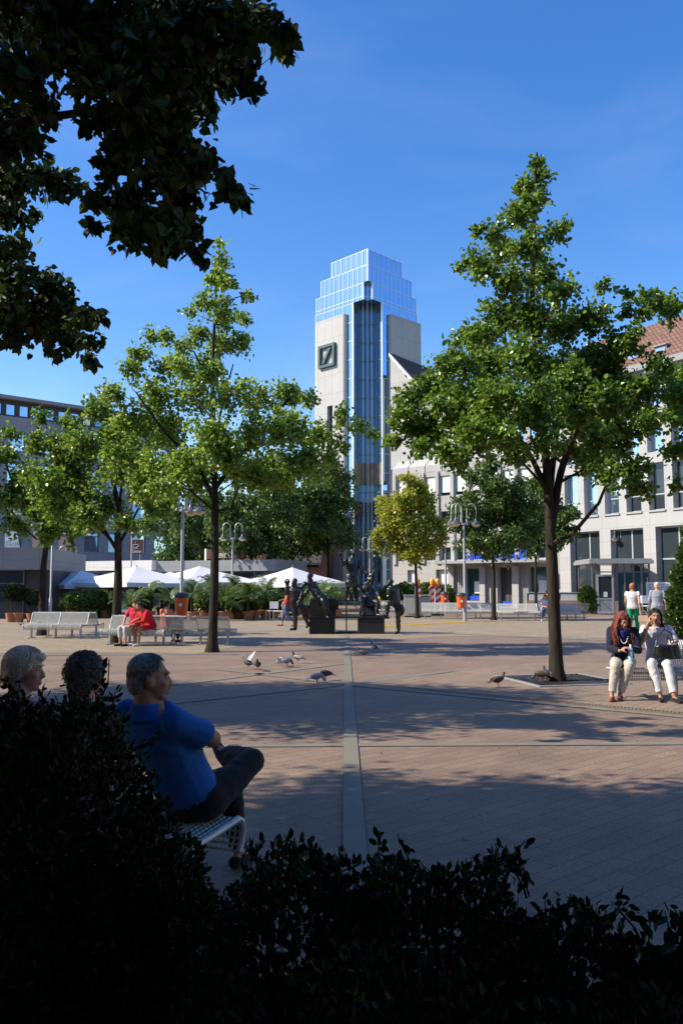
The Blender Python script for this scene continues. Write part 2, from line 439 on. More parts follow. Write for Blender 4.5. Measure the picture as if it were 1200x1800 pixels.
def tree(label, base, trunk, r0, clumps, leaf, per, lm, group, mains=(), sprays=11, name='lime_tree', thick=1.0, tmpl=LEAF_T, twigs=True, droop=0.35, cat='tree'):
    """trunk: points from the ground to the leader's tip; mains: other thick limbs; clumps: (x,y,z,r) masses of leaves"""
    base = Vector(base)
    t = thing(name, label, cat, base, 0, group)
    mb = MB()
    pts = [Vector(p) - base for p in trunk]; n = len(pts)
    skel = []
    def polyline(pts, ra, rb, flare=False):
        out = []; rad = []
        m = len(pts) - 1; steps = 5
        for i in range(m):
            p0 = pts[max(i - 1, 0)]; p1 = pts[i]; p2 = pts[i + 1]; p3 = pts[min(i + 2, m)]
            for k in range(steps):
                u = k / steps
                q = 0.5 * ((2 * p1) + (p2 - p0) * u + (2 * p0 - 5 * p1 + 4 * p2 - p3) * u * u + (3 * p1 - p0 - 3 * p2 + p3) * u ** 3)
                out.append(q)
        out.append(pts[-1])
        K = len(out)
        for i, q in enumerate(out):
            u = i / (K - 1); r = ra + (rb - ra) * u ** 0.85
            if flare and q.z < 0.35: r *= 1 + 0.45 * (1 - q.z / 0.35) ** 2
            rad.append(r * R.uniform(0.96, 1.05)); skel.append((q, r))
        mb.tube(out, rad, 12 if flare else 8)
    polyline(pts, r0, r0 * 0.12, True)
    for mp, ra, rb in mains: polyline([Vector(p) - base for p in mp], ra, rb)
    def far(cl):
        c = Vector(cl[:3]) - base; return min((c - q).length for q, rr in skel[::3])
    for (x, y, z, r, *_) in sorted(clumps, key=far):
        c = Vector((x, y, z)) - base
        best = None
        for q, rr in skel:
            if q.z < 1.6: continue
            dv = c - q; hd = math.hypot(dv.x, dv.y)
            cost = dv.length + abs(dv.z - 0.6 * hd) * 0.9 + (1.2 * -dv.z if dv.z < 0.0 else 0) + (0.5 if rr < .012 else 0)
            if best is None or cost < best[0]: best = (cost, q, rr)
        if not best: continue
        q, rr = best[1], best[2]; dv = c - q
        if dv.length < 0.15: continue
        ra = min(rr * 0.7, (0.02 + 0.012 * dv.length) * thick)
        wob = lambda k: Vector((R.uniform(-k, k), R.uniform(-k, k), R.uniform(-k, k))) * dv.length
        mid1 = q + dv * 0.33 + wob(.08) - Vector((0, 0, 0.05 * dv.length)); mid2 = q + dv * 0.68 + wob(.08)
        line = [q, mid1, mid2, c]; rad = [ra, ra * 0.8, ra * 0.6, max(.006, ra * 0.4)]
        if not (thick < .6 and (dv.z < 0.05 or (rr < .03 and dv.length > .45))): mb.tube(line, rad, 6)
        for k in (1, 2, 3): skel.append((line[k], rad[k]))
    C, O, T = spray_points(clumps, per, sprays)
    if twigs:
        for a, b in T:
            a = Vector(a) - base; b = Vector(b) - base
            mb.tube([a, (a + b) / 2 + Vector((0, 0, 0.06 * (b - a).length)), b], [0.006 * thick, 0.0045 * thick, 0.002 * thick], 3)
    mb.build('trunk', M['bark'], t, smooth=True)
    leaf_mesh('crown', C, NP.uniform(0.5, 1.35, len(C)) * leaf, lm, t, base, droop=droop, tmpl=tmpl, outward=O * 0.5)
    return t
def px_clumps(lst, Y, depth, fill=0, seed=1, flat=1.0):
    """masses drawn from the photograph's crown outline, spread through the crown's real depth"""
    rr = random.Random(seed); out = []
    ys = [c[0] for c in lst]; x0 = sum(ys) / len(ys)
    for c in lst:
        px, py, r = c[:3]
        dy = c[3] if len(c) > 3 else rr.uniform(-1, 1) * depth * max(0.15, 1 - abs(px - x0) / (max(ys) - min(ys)) * 1.5)
        p = at(px, py, Y + dy); out.append((p.x, p.y, p.z, 1.08 * r * mpp(Y + dy)))
    for _ in range(fill):
        px, py, r = rr.choice(lst)[:3]
        top = min(c[1] for c in lst); q = rr.choice([-1, 1]) * rr.uniform(0.4, 1.0) * depth * min(1, .12 + (py - top) / 260)
        p = at(x0 + (px - x0) * 0.8, py + rr.uniform(-5, 12), Y + q); out.append((p.x, p.y, p.z, r * mpp(Y + q) * 0.95))
    return out
def crown_clumps(c, rx, ry, rz, n, r, seed, shell=0.55):
    rr = random.Random(seed); out = []
    for _ in range(n):
        while True:
            d = Vector((rr.gauss(0, 1), rr.gauss(0, 1), rr.gauss(0, 1))).normalized() * rr.uniform(shell, 1.0)
            if d.z > -0.75: break
        s = 1 - 0.35 * max(0, d.z)
        out.append((c[0] + d.x * rx * s, c[1] + d.y * ry * s, c[2] + d.z * rz, r * rr.uniform(0.75, 1.25)))
    return out

# ------------------------------------------------------------------ the ground
M['paving'] = slab_mat('reddish clinker paving', (0.212, 0.146, 0.100), 0.42, 0.14, 0.006, 'XY', 0.10, 0.7, (0.12, 0.09, 0.075), 0.5, 0.35, 0.26, RAD(-41))
M['paving_far'] = slab_mat('tan sett paving', (0.27, 0.212, 0.142), 0.16, 0.12, 0.012, 'XY', 0.14, 0.8, (0.22, 0.17, 0.11), 0.5, 0.4, 0.22, RAD(8))
M['band'] = slab_mat('grey green stone band', (0.178, 0.162, 0.124), 4.0, 0.9, 0.006, 'XY', 0.04, 0.7, (0.14, 0.13, 0.10), 0.0, 0.25, 0.12)
M['paving_walk'] = slab_mat('brown paving setts', (0.23, 0.165, 0.113), 0.42, 0.14, 0.008, 'XY', 0.10, 0.75, (0.15, 0.11, 0.085), 0.5, 0.4, 0.15, RAD(-52))
for k, f in (('paving', 1), ('paving_walk', 1)):
    m = M[k]; n, l = m.node_tree.nodes, m.node_tree.links      # speckled aggregate
    p = n['Principled BSDF']; src = p.inputs['Base Color'].links[0].from_socket
    tc = n.new('ShaderNodeTexCoord'); nz = n.new('ShaderNodeTexNoise'); nz.inputs['Scale'].default_value = 45; nz.inputs['Detail'].default_value = 3
    l.new(tc.outputs['Object'], nz.inputs['Vector'])
    mr = n.new('ShaderNodeMapRange'); mr.inputs[1].default_value = .3; mr.inputs[2].default_value = .7; mr.inputs[3].default_value = .72; mr.inputs[4].default_value = 1.28
    l.new(nz.outputs['Fac'], mr.inputs[0])
    v = n.new('ShaderNodeVectorMath'); v.operation = 'SCALE'
    l.new(src, v.inputs[0]); l.new(mr.outputs[0], v.inputs['Scale']); 
    vo = n.new('ShaderNodeTexVoronoi'); vo.inputs['Scale'].default_value = 1.7; vo.inputs['Randomness'].default_value = 1.0      # trodden gum
    l.new(tc.outputs['Object'], vo.inputs['Vector'])
    m2 = n.new('ShaderNodeMapRange'); m2.inputs[1].default_value = .035; m2.inputs[2].default_value = .05; m2.inputs[3].default_value = .55; m2.inputs[4].default_value = 1.0
    l.new(vo.outputs['Distance'], m2.inputs[0])
    v2 = n.new('ShaderNodeVectorMath'); v2.operation = 'SCALE'
    l.new(v.outputs[0], v2.inputs[0]); l.new(m2.outputs[0], v2.inputs['Scale']); l.new(v2.outputs[0], p.inputs['Base Color'])
def sheet(name, poly, z, m, kind='structure'):
    me = bpy.data.meshes.new(name)
    me.from_pydata([(x, y, z) for x, y in poly], [], [tuple(range(len(poly)))])
    me.materials.append(m)
    o = link(bpy.data.objects.new(name, me)); o['kind'] = kind
    return o
sheet('ground', [(-900, -60), (900, -60), (900, 1500), (-900, 1500)], 0.0, M['paving'])
def gp(px, py):
    g = ground(px, py); return (g.x, g.y)
# tan sett paving round the fountain and the benches
sheet('sett_paving', [(-40, 20.6), (-4.0, 20.6), gp(330, 1152), gp(440, 1133), gp(560, 1126), gp(660, 1126), gp(800, 1118), gp(1000, 1122), (45, 27.5), (45, 45), (-40, 45)], 0.004, M['paving_far'])
sheet('pavement', [gp(612, 1204.5), gp(760, 1215), gp(1200, 1256), (9, 9.2), (20, 9.2), (20, 15.6), gp(960, 1163), gp(860, 1174)], 0.004, M['paving_walk'])
def band(name, a, b, w, z=0.008):
    a = Vector((*a, 0)); b = Vector((*b, 0)); d = (b - a).normalized(); s = Vector((-d.y, d.x, 0)) * w / 2
    L = (b - a).length
    me = bpy.data.meshes.new(name)
    me.from_pydata([(.012, 0, 0), (w + .012, 0, 0), (w + .012, L, 0), (.012, L, 0)], [], [(0, 1, 2, 3)])
    me.materials.append(M['band'])
    o = link(bpy.data.objects.new(name, me)); o['kind'] = 'structure'
    a = a + s
    o.location = (a.x, a.y, z); o.rotation_euler = (0, 0, math.atan2(d.y, d.x) - math.pi / 2)
    return o
node = gp(611, 1204)
band('stone_band', (0.055, 1.2), (0.16, 29.0), 0.145, 0.012)
band('stone_band', (-9, 8.42), (11, 8.95), 0.15)
band('stone_band', node, gp(1215, 1262), 0.17)
band('stone_band', node, gp(60, 1262), 0.17)
band('stone_band', node, gp(385, 1177), 0.20)
band('stone_band', gp(604, 1167), gp(300, 1205), 0.22)
band('stone_band', node, gp(790, 1180), 0.2)
band('stone_band', gp(640, 1108), gp(1130, 1128), 0.5)
band('stone_band', gp(-20, 1152), gp(420, 1150), 0.3)
gut = MB()
a = Vector((*gp(615, 1201), 0)); b = Vector((*gp(1215, 1257), 0)); d = (b - a).normalized(); s = Vector((-d.y, d.x, 0))
L = (b - a).length
for i in range(int(L / 0.05)):
    p = a + d * (i * 0.05) + s * 0.02
    gut.add([p, p + d * 0.022, p + d * 0.022 + s * 0.07, p + s * 0.07], [(0, 1, 2, 3)])
o = gut.build('drain_slots', M['soil']); o.location.z = 0.0125; o['kind'] = 'structure'
sheet('planting_soil', [(-3.2, 0.8), (-0.42, 0.8), (-0.2, 1.3), (2.6, 1.3), (2.6, 2.45), (0.2, 2.55), (-0.35, 2.35), (-0.62, 3.45), (-3.2, 3.5)], 0.006, M['soil'])
# fallen leaves and crumbs
fl = np.array([[x, y, 0.02] for x, y in ([(R.uniform(-3.5, 5), R.uniform(5.2, 16)) for _ in range(70)] + [(R.uniform(-9, 9), R.uniform(15, 29)) for _ in range(150)])])
M['fallen'] = leaf_mat('fallen leaf', (0.30, 0.17, 0.04), (0.50, 0.40, 0.20), 0.1)
o = leaf_mesh('fallen_leaves', fl, NP.uniform(0.022, 0.05, len(fl)), M['fallen'], None, (0, 0, 0), droop=0, flat=8, tmpl=OVAL_T)
tag(o, 'small dry yellow leaves scattered over the paving', 'fallen leaves', kind='stuff')
# cast iron grate round the right hero tree
g0 = Vector((*gp(985, 1196), 0))
t = thing('tree_grate', 'square cast iron grate set in the paving round the big right tree', 'tree grate', g0, RAD(14))
mb = MB(); H = 0.85
for q in range(4):
    mm = Matrix.Rotation(q * math.pi / 2, 4, 'Z')
    mb.box((-H, -H, 0.005), (H - 0.07, -H + 0.07, 0.022), mm)
mb.build('frame', M['metal'], t)
mb = MB()
for i in range(72):
    a = 2 * math.pi * i / 72; c, s_ = math.cos(a), math.sin(a)
    r1 = min((H - 0.08) / max(abs(c), abs(s_)), 1.1)
    mm = Matrix.Rotation(a, 4, 'Z')
    mb.box((0.34, -0.012, 0.005), (r1, 0.012, 0.019), mm)
for r in (0.36, 0.55, 0.74):
    for i in range(48):
        mm = Matrix.Rotation(2 * math.pi * i / 48, 4, 'Z')
        mb.box((r - 0.02, -r * 0.066, 0.006), (r + 0.02, r * 0.066, 0.021), mm)
mb.build('grille', M['grate'], t)
mb = MB(); mb.prism([(math.cos(2 * math.pi * i / 24) * 0.34, math.sin(2 * math.pi * i / 24) * 0.34) for i in range(24)], 0.004, 0.012); mb.build('earth', M['soil'], t)

# ------------------------------------------------------------------ trees of the square
LIMES = 'lime trees planted on the square'
def trunkline(pts, Y, ground_first=True):
    out = []
    for i, p in enumerate(pts):
        out.append(ground(p[0], p[1]) if i == 0 and ground_first else at(p[0], p[1], Y + (p[2] if len(p) > 2 else 0)))
    return out
def limbline(pts, Y): return trunkline(pts, Y, False)
YB = ground(982, 1198).y
cl = [(942,283,13),(948,308,19),(918,325,17),(936,350,24),(905,382,24),(868,408,18),(845,405,14),(885,438,26),(930,425,30),(975,408,20),(995,396,13),(845,468,28),(815,465,14),(900,488,34),(955,478,30),(985,515,26),(880,548,38),(828,588,32),(930,555,38),(1000,568,34),(1046,560,26),(795,635,34),(850,640,42),(810,750,30),(900,790,28),(960,760,30),(1020,660,34),(920,640,46),(990,650,46),(1060,640,38),(1100,600,30),(757,676,30),(800,705,42),(708,735,26),(860,705,44),(692,772,17),(742,768,30),(782,798,26),(940,710,40),(1010,715,42),(1080,695,42),(1130,680,34),(1085,765,38),(1140,740,28),(1110,828,28),(1052,808,26),(1132,862,17),(1000,788,22),(838,770,30),(880,760,30),(1160,640,24),(720,700,26),(760,740,30),(1040,740,34)]
tr = trunkline([(978,1198),(972,1050),(965,900),(958,800),(940,660,.1),(935,500,.1),(940,330,.05),(943,268)], YB)
mains = [(limbline([(968,930),(985,830),(1012,760,-.5),(1045,690,-.9)], YB), .085, .03), (limbline([(960,860),(925,790),(880,735),(800,690)], YB), .06, .02), (limbline([(963,880),(975,780,.6),(985,690,1.0),(990,600,1.2)], YB), .07, .02)]
tree('tall lime tree with dark forked trunk rising from the iron grate', tr[0], tr, 0.128, px_clumps(cl, YB, 1.7, 26, 3), 0.074, 1595, M['lime_hero'], LIMES, mains, sprays=12)
# its neighbour, rooted out of frame to the right
YN = 15.5
b0 = (8.6, YN, 0)
cl = [(1130,525,20),(1178,540,26),(1200,655,30),(1192,715,30),(1182,790,22),(1062,505,15),(1100,545,14),(1175,680,26),(1275,600,50),(1260,700,70),(1320,640,90),(1340,760,90),(1420,700,90),(1310,520,60),(1380,560,80),(1350,440,60),(1190,850,14)]
tr = [Vector(b0), Vector((8.6, YN, 2.2)), Vector((8.5, YN, 4.5)), Vector((8.4, YN, 7.5)), Vector((8.4, YN, 9.6))]
tree('lime tree at the right edge whose branches cover the brown tiled roof', b0, tr, 0.14, px_clumps(cl, YN, 1.4, 14, 5), 0.09, 839, M['lime_hero'], LIMES, sprays=11)
# left hero
YL = ground(372, 1146).y
cl = [(388,428,9),(391,455,14),(380,488,18),(400,500,16),(362,530,20),(392,545,24),(425,558,15),(332,545,12),(345,590,24),(300,850,30),(250,850,26),(450,845,28),(510,840,26),(400,800,30),(330,800,32),(385,598,28),(420,600,22),(362,640,30),(265,590,15),(250,618,20),(300,640,28),(232,650,20),(202,690,24),(270,690,34),(340,700,36),(410,690,32),(460,698,30),(508,680,25),(542,700,17),(500,740,34),(440,758,36),(370,768,38),(300,755,38),(230,745,34),(560,768,28),(598,728,20),(628,745,16),(540,818,30),(480,820,32),(420,828,28),(340,835,28),(270,820,34),(212,800,30),(580,800,20),(655,762,12),(318,610,16),(600,780,14),(438,520,10)]
tr = trunkline([(373,1146),(377,1020),(378,900),(376,780),(374,650,.1),(380,520,.1),(388,415)], YL)
mains = [(limbline([(378,880),(340,810),(290,760,-.4),(240,690,-.6)], YL), .07, .02), (limbline([(377,860),(430,790),(490,720,.3),(520,690,.5)], YL), .07, .02), (limbline([(377,840),(385,740,-.9),(410,640,-1.2)], YL), .05, .015)]
tree('slender lime tree with pale green crown and straight dark trunk left of centre', tr[0], tr, 0.132, px_clumps(cl, YL, 2.2, 24, 4), 0.088, 826, M['lime_bright'], LIMES, mains, sprays=12)
# the two limes behind the benches on the left
Y2 = 24.4
cl = [(75,728,16),(62,775,24),(105,785,30),(150,775,34),(195,830,40),(130,848,40),(60,845,28),(262,868,28),(230,918,18),(150,905,26),(95,890,26),(190,890,30),(240,800,32),(175,720,24),(215,760,28),(120,740,18),(290,890,18)]
tr = trunkline([(203,1130),(208,1020),(207,950),(205,880),(190,800),(180,740),(178,700)], Y2)
mains = [(limbline([(205,965),(165,905),(120,850),(80,780)], Y2), .06, .02), (limbline([(208,960),(238,905),(265,850)], Y2), .05, .02), (limbline([(207,930),(215,840,.6),(225,760,.8)], Y2), .05, .02)]
tree('lime tree with bowl of forked limbs directly behind the couple in red', tr[0], tr, 0.15, px_clumps(cl, Y2, 2.2, 14, 6), 0.105, 613, M['lime_hero'], LIMES, mains, sprays=12)
Y3 = 28.2
cl = [(20,870,30),(-30,850,36),(70,880,34),(110,900,28),(25,920,22),(130,930,20),(90,935,16),(-40,920,26),(-90,860,40),(50,835,24),(0,800,26),(-50,780,34),(20,760,16)]
tr = trunkline([(74,1117),(76,1010),(80,950),(60,900),(20,840),(5,780)], Y3)
mains = [(limbline([(80,965),(110,920),(125,890)], Y3), .05, .02)]
tree('lime tree with low crown at the left edge behind the pale wire bench', tr[0], tr, 0.14, px_clumps(cl, Y3, 2.0, 10, 7), 0.11, 581, M['lime_hero'], LIMES, mains, sprays=12)
# young trees in front of the bank
Y4 = ground(734, 1087).y
cl = [(716,838,13),(735,860,18),(705,875,20),(745,890,24),(690,905,24),(720,920,30),(760,925,22),(672,935,16),(700,955,24),(745,955,26),(775,950,14),(725,975,16),(664,955,12),(680,880,14)]
tr = trunkline([(733,1087),(731,1020),(729,960),(722,900),(716,828)], Y4)
tree('small lime tree turning yellow with slim brown trunk next to the grey cabinet', tr[0], tr, 0.11, px_clumps(cl, Y4, 1.2, 10, 8), 0.13, 484, M['yellow_leaf'], LIMES, sprays=11)
Y5 = ground(867, 1090).y
cl = [(862,812,14),(840,840,20),(875,850,24),(905,860,20),(820,880,24),(860,895,32),(900,905,30),(930,890,18),(800,915,16),(835,940,26),(880,945,28),(920,940,24),(860,965,16),(800,890,12),(940,930,16),(850,820,10)]
tr = trunkline([(867,1090),(867,1020),(865,960),(862,890),(862,805)], Y5)
tree('dark green lime tree with slender trunk right of the three armed lamp post', tr[0], tr, 0.125, px_clumps(cl, Y5, 1.3, 12, 9), 0.13, 549, M['lime_dark'], LIMES, sprays=11)
Y6 = 48.5
cl = [(940,850,20),(965,880,22),(925,900,22),(985,910,22),(945,930,24),(1000,935,14),(915,945,16),(970,950,18),(935,965,12),(1005,900,12)]
tr = [at(941, 1068, Y6)] + limbline([(941,1000),(940,930),(942,850)], Y6); tr[0].z = 0
tree('small lime tree with thin trunk in front of the bank shop window', tr[0], tr, 0.11, px_clumps(cl, Y6, 1.2, 8, 10), 0.14, 452, M['lime_dark'], LIMES, sprays=10)
# dark trees behind the cafe terrace
BACK = 'dark trees behind the cafe terrace'
def back_tree(label, px, Y, top, rx, seed, per=125, m='lime_dark', low=960, leaf=0.19, n=26):
    b = at(px, 1045, Y); b.z = 0
    zt = at(px, top, Y).z; zl = at(px, low, Y).z
    c = (b.x, b.y, (zt + zl) / 2)
    tr = [b, b + Vector((0.1, 0, zl * 0.8)), b + Vector((-0.1, 0, (zt + zl) / 2)), b + Vector((0, 0, zt - 0.4))]
    tree(label, b, tr, 0.2, crown_clumps(c, rx, rx * 0.85, (zt - zl) / 2, n, 0.85, seed), leaf, per, M[m], BACK, sprays=10, thick=1.5)
back_tree('broad dark tree behind the curved double lamps', 440, 56, 800, 3.7, 21, n=42, low=1003)
back_tree('dense dark tree in deep shade behind the globe lamp', 325, 60, 850, 3.4, 22, n=30, low=1000)
back_tree('dark leafy tree in front of the foot of the tower', 575, 58, 800, 2.3, 23, n=28, low=985)
back_tree('dark tree standing between the brick building and the tower', 512, 62, 820, 3.2, 24, n=40, low=1000)
# overhanging shade trees, rooted out of frame on the left
OV = 'large lime trees shading the camera'
vis = []
def ov(lst, Y, jit, seed):
    rr = random.Random(seed)
    for px, py, r in lst:
        y = Y + rr.uniform(-jit, jit); p = at(px, py, y); vis.append((p.x, p.y, p.z, r * mpp(y) * 1.28))
ov([(490,55,20),(445,45,32),(505,85,12),(400,60,38),(350,70,42),(300,60,44),(250,50,46),(420,110,28),(440,150,14),(380,120,34),(330,140,38),(270,120,44),(200,70,48),(150,60,48),(95,60,48),(40,50,50),(220,150,40),(160,140,34),(345,190,28),(290,200,36),(240,215,36),(180,215,30),(320,250,30),(260,270,36),(205,280,30),(350,300,28),(300,320,36),(400,330,22),(425,345,14),(245,345,32),(190,345,24),(280,385,32),(330,400,22),(225,395,24),(345,440,14),(290,425,20),(240,415,18),(320,375,24),(40,130,40),(25,200,36),(80,190,26),(60,250,18),(15,260,30),(455,20,30),(370,15,40),(290,10,44),(200,10,44),(110,10,44),(20,5,46),(165,395,8),(160,345,8)], 5.8, 0.8, 31)
vis1 = vis
vis = []
ov([(20,310,34),(70,305,28),(115,315,20),(140,325,10),(20,370,28),(55,378,12),(10,430,30),(30,480,34),(80,510,34),(15,540,40),(110,535,28),(60,570,34),(150,560,22),(175,552,10),(120,590,24),(165,600,14),(160,630,9),(20,590,18),(95,620,9),(100,555,30)], 9.0, 0.8, 32)
vis2 = vis
B1 = Vector((-5.6, 4.2, 0))
tr = [B1, B1 + Vector((0.05, 0, 2.2)), B1 + Vector((-.1, .2, 4.5)), B1 + Vector((.1, .1, 7)), B1 + Vector((0, 0, 9.8))]
mains = [([B1 + Vector((0, 0, 2.6)), B1 + Vector((1.2, .8, 3.8)), B1 + Vector((2.6, 1.6, 4.9)), B1 + Vector((4.3, 2.2, 5.6))], .09, .02), ([B1 + Vector((0, 0, 3)), B1 + Vector((1.3, -1.2, 4.4)), B1 + Vector((2.8, -2.2, 6))], .09, .03), ([B1 + Vector((0, 0, 2.8)), B1 + Vector((-1.3, .6, 4.4)), B1 + Vector((-2.6, 1.0, 6))], .09, .03)]
off1 = [c for c in crown_clumps((-5.4, 2.5, 6.0), 4.4, 3.7, 3.3, 170, 0.85, 41, 0.2)]
def hidden(c):                       # the crown outline seen against the sky belongs to the masses listed above
    d = Vector((c[0], c[1], c[2] - CAM_H)); ct, st = math.cos(TILT), math.sin(TILT)
    f = d.y * ct + d.z * st; u = -d.y * st + d.z * ct
    if f < 0.3: return True
    px = 600 + d.x / f * FPX; py = 900 - u / f * FPX; rr = c[3] * 1.35 / f * FPX
    return px + rr < 0 or py + rr < 0 or px - rr > 1200
off1 = [c for c in off1 if hidden(c)]
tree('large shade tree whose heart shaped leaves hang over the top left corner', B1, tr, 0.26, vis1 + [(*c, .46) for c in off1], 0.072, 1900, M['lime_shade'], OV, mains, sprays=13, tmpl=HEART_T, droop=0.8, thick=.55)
B2 = Vector((-8.2, 10.6, 0))
tr = [B2, B2 + Vector((0, 0, 2.4)), B2 + Vector((.1, .1, 5)), B2 + Vector((0, 0, 9.5))]
mains = [([B2 + Vector((0, 0, 2.6)), B2 + Vector((1.6, 0, 3.6)), B2 + Vector((3.4, -.4, 4.4)), B2 + Vector((4.8, -.6, 4.9))], .09, .02)]
off2 = [c for c in crown_clumps((-8.2, 10.7, 6.2), 4.0, 2.1, 3.0, 60, 0.85, 42, 0.3) if hidden(c)]
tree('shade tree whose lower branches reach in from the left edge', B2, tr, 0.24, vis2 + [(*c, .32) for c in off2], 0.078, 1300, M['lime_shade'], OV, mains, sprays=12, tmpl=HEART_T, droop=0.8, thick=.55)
for bx_, by_, sd, lb in ((3.0, -4.2, 43, 'unseen tree added behind the camera on its right to darken the foreground'), (-2.6, -4.6, 44, 'unseen tree added behind the camera on its left to darken the foreground')):  # unseen trees added to keep sky light off the foreground
    Bk = Vector((bx_, by_, 0)); tr = [Bk, Bk + Vector((0, 0, 2.2)), Bk + Vector((.1, 0, 5)), Bk + Vector((0, 0, 9))]
    cl = [(*c, .22) for c in crown_clumps((bx_, by_ + .6, 5.6), 4.2, 4.4, 3.2, 80, 0.9, sd, 0.25) if hidden(c)]
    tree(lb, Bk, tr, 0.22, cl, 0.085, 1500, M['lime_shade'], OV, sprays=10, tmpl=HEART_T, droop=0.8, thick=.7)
# shrubs
def shrub(label, name, boxes, leaf, n, m, tmpl, group=None, cat='shrub', stem=True, sprigs=(), droop=-0.5, foot=None):
    c0 = foot or Vector((sum(b[0] for b in boxes) / len(boxes), sum(b[1] for b in boxes) / len(boxes), 0))
    t = thing(name, label, cat, c0, 0, group)
    P = []; O = []
    for (x, y, z, rx, ry, rz) in boxes:
        k = int(n * rx * ry ** 0.5 * rz ** 0.5)
        d = unit(NP.normal(size=(k, 3))); rad = NP.uniform(0.72, 1.04, (k, 1)) + 0.07 * np.sin(d[:, :1] * 9 + x * 5) * np.cos(d[:, 2:3] * 8 + y)
        P.append(np.array([x, y, z]) + d * rad * np.array([rx, ry, rz])); O.append(d)
    mb = MB()
    for (x, y, z, dx, dy, dz, k, ls) in sprigs:
        a = Vector((x, y, z)); b = a + Vector((dx, dy, dz))
        mid = (a + b) / 2 + Vector((R.uniform(-.02, .02), R.uniform(-.02, .02), 0))
        mb.tube([a - c0 - Vector((dx, dy, dz)) * 0.5, a - c0, mid - c0, b - c0], [0.003, 0.003, 0.0025, 0.0015], 4)
        tt = NP.uniform(-0.3, 1.0, k)[:, None]
        P.append(np.array(a) + tt * np.array(b - a) + NP.normal(0, 0.007, (k, 3)))
        O.append(unit(NP.normal(size=(k, 3)) + np.array([[0, 0, 0.5]])) * 1.4)
    P = np.concatenate(P); O = np.concatenate(O)
    keep = P[:, 2] > 0.02
    P = P[keep]; O = O[keep]
    if stem:
        for (x, y, z, rx, ry, rz) in boxes:
            for _ in range(5):
                a = Vector((x + R.uniform(-.1, .1), y + R.uniform(-.1, .1), 0.0)); b = Vector((x + R.uniform(-.7, .7) * rx, y + R.uniform(-.7, .7) * ry, z + rz * 0.6))
                mb.tube([a - c0, (a + b) / 2 - c0, b - c0], [0.012, 0.008, 0.004], 5)
    if mb.v: mb.build('stems', M['bark'], t, smooth=True)
    leaf_mesh('foliage', P, NP.uniform(0.7, 1.25, len(P)) * leaf, m, t, c0, droop=droop, flat=0.3, tmpl=tmpl, outward=O)
    return t
HEDGE = 'box shrubs of the foreground hedge'
def sprigs(n, x0, x1, y0, y1, ztop, L, k, ls):
    return [(R.uniform(x0, x1), R.uniform(y0, y1), ztop - R.uniform(0, 0.04), R.uniform(-.05, .05), R.uniform(-.04, .04), L * R.uniform(.5, 1.3), k, ls) for _ in range(n)]
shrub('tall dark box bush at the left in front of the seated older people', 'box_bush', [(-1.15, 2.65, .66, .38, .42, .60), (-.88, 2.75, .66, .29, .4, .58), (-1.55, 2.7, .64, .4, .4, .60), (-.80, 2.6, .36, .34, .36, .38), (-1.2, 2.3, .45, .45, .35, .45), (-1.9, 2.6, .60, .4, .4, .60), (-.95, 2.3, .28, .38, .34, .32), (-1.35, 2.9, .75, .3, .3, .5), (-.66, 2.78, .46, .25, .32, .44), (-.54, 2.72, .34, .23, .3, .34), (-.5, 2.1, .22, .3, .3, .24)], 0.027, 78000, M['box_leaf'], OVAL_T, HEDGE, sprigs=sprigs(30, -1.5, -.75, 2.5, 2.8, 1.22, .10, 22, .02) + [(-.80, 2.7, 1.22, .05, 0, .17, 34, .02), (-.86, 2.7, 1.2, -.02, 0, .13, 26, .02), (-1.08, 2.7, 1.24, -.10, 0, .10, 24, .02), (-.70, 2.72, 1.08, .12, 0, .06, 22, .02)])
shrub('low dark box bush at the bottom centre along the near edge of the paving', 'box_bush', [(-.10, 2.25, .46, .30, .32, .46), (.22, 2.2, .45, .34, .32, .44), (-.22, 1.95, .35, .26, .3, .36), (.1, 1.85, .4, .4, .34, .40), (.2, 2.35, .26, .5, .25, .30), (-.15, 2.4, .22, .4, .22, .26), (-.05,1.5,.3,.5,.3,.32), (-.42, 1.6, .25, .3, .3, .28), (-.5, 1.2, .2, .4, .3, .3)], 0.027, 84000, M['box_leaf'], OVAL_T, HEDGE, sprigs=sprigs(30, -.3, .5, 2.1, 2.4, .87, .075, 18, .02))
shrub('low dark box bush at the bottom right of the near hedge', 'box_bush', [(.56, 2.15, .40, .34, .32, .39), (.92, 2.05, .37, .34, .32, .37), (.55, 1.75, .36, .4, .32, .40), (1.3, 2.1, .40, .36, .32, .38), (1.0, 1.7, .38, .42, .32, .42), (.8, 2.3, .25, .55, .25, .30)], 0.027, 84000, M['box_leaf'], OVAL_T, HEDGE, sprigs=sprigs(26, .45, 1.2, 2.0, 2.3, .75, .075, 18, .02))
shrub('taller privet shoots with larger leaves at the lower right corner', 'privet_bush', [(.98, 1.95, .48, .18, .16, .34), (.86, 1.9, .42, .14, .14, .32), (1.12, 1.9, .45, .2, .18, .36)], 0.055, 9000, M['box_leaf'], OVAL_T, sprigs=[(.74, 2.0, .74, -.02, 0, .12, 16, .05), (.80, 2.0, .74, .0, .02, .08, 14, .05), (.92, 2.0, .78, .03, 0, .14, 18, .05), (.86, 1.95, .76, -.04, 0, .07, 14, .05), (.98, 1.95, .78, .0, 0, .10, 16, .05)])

shrub('unseen tall hedge added behind the camera to darken the foreground', 'added_hedge', [(x, -1.9, z, 1.0, .5, .9) for x in (-4.5, -3, -1.5, 0, 1.5, 3, 4.5) for z in (.7, 1.8)], 0.07, 9000, M['box_leaf'], OVAL_T)  # unseen hedge, put here to block sky light from the near bushes
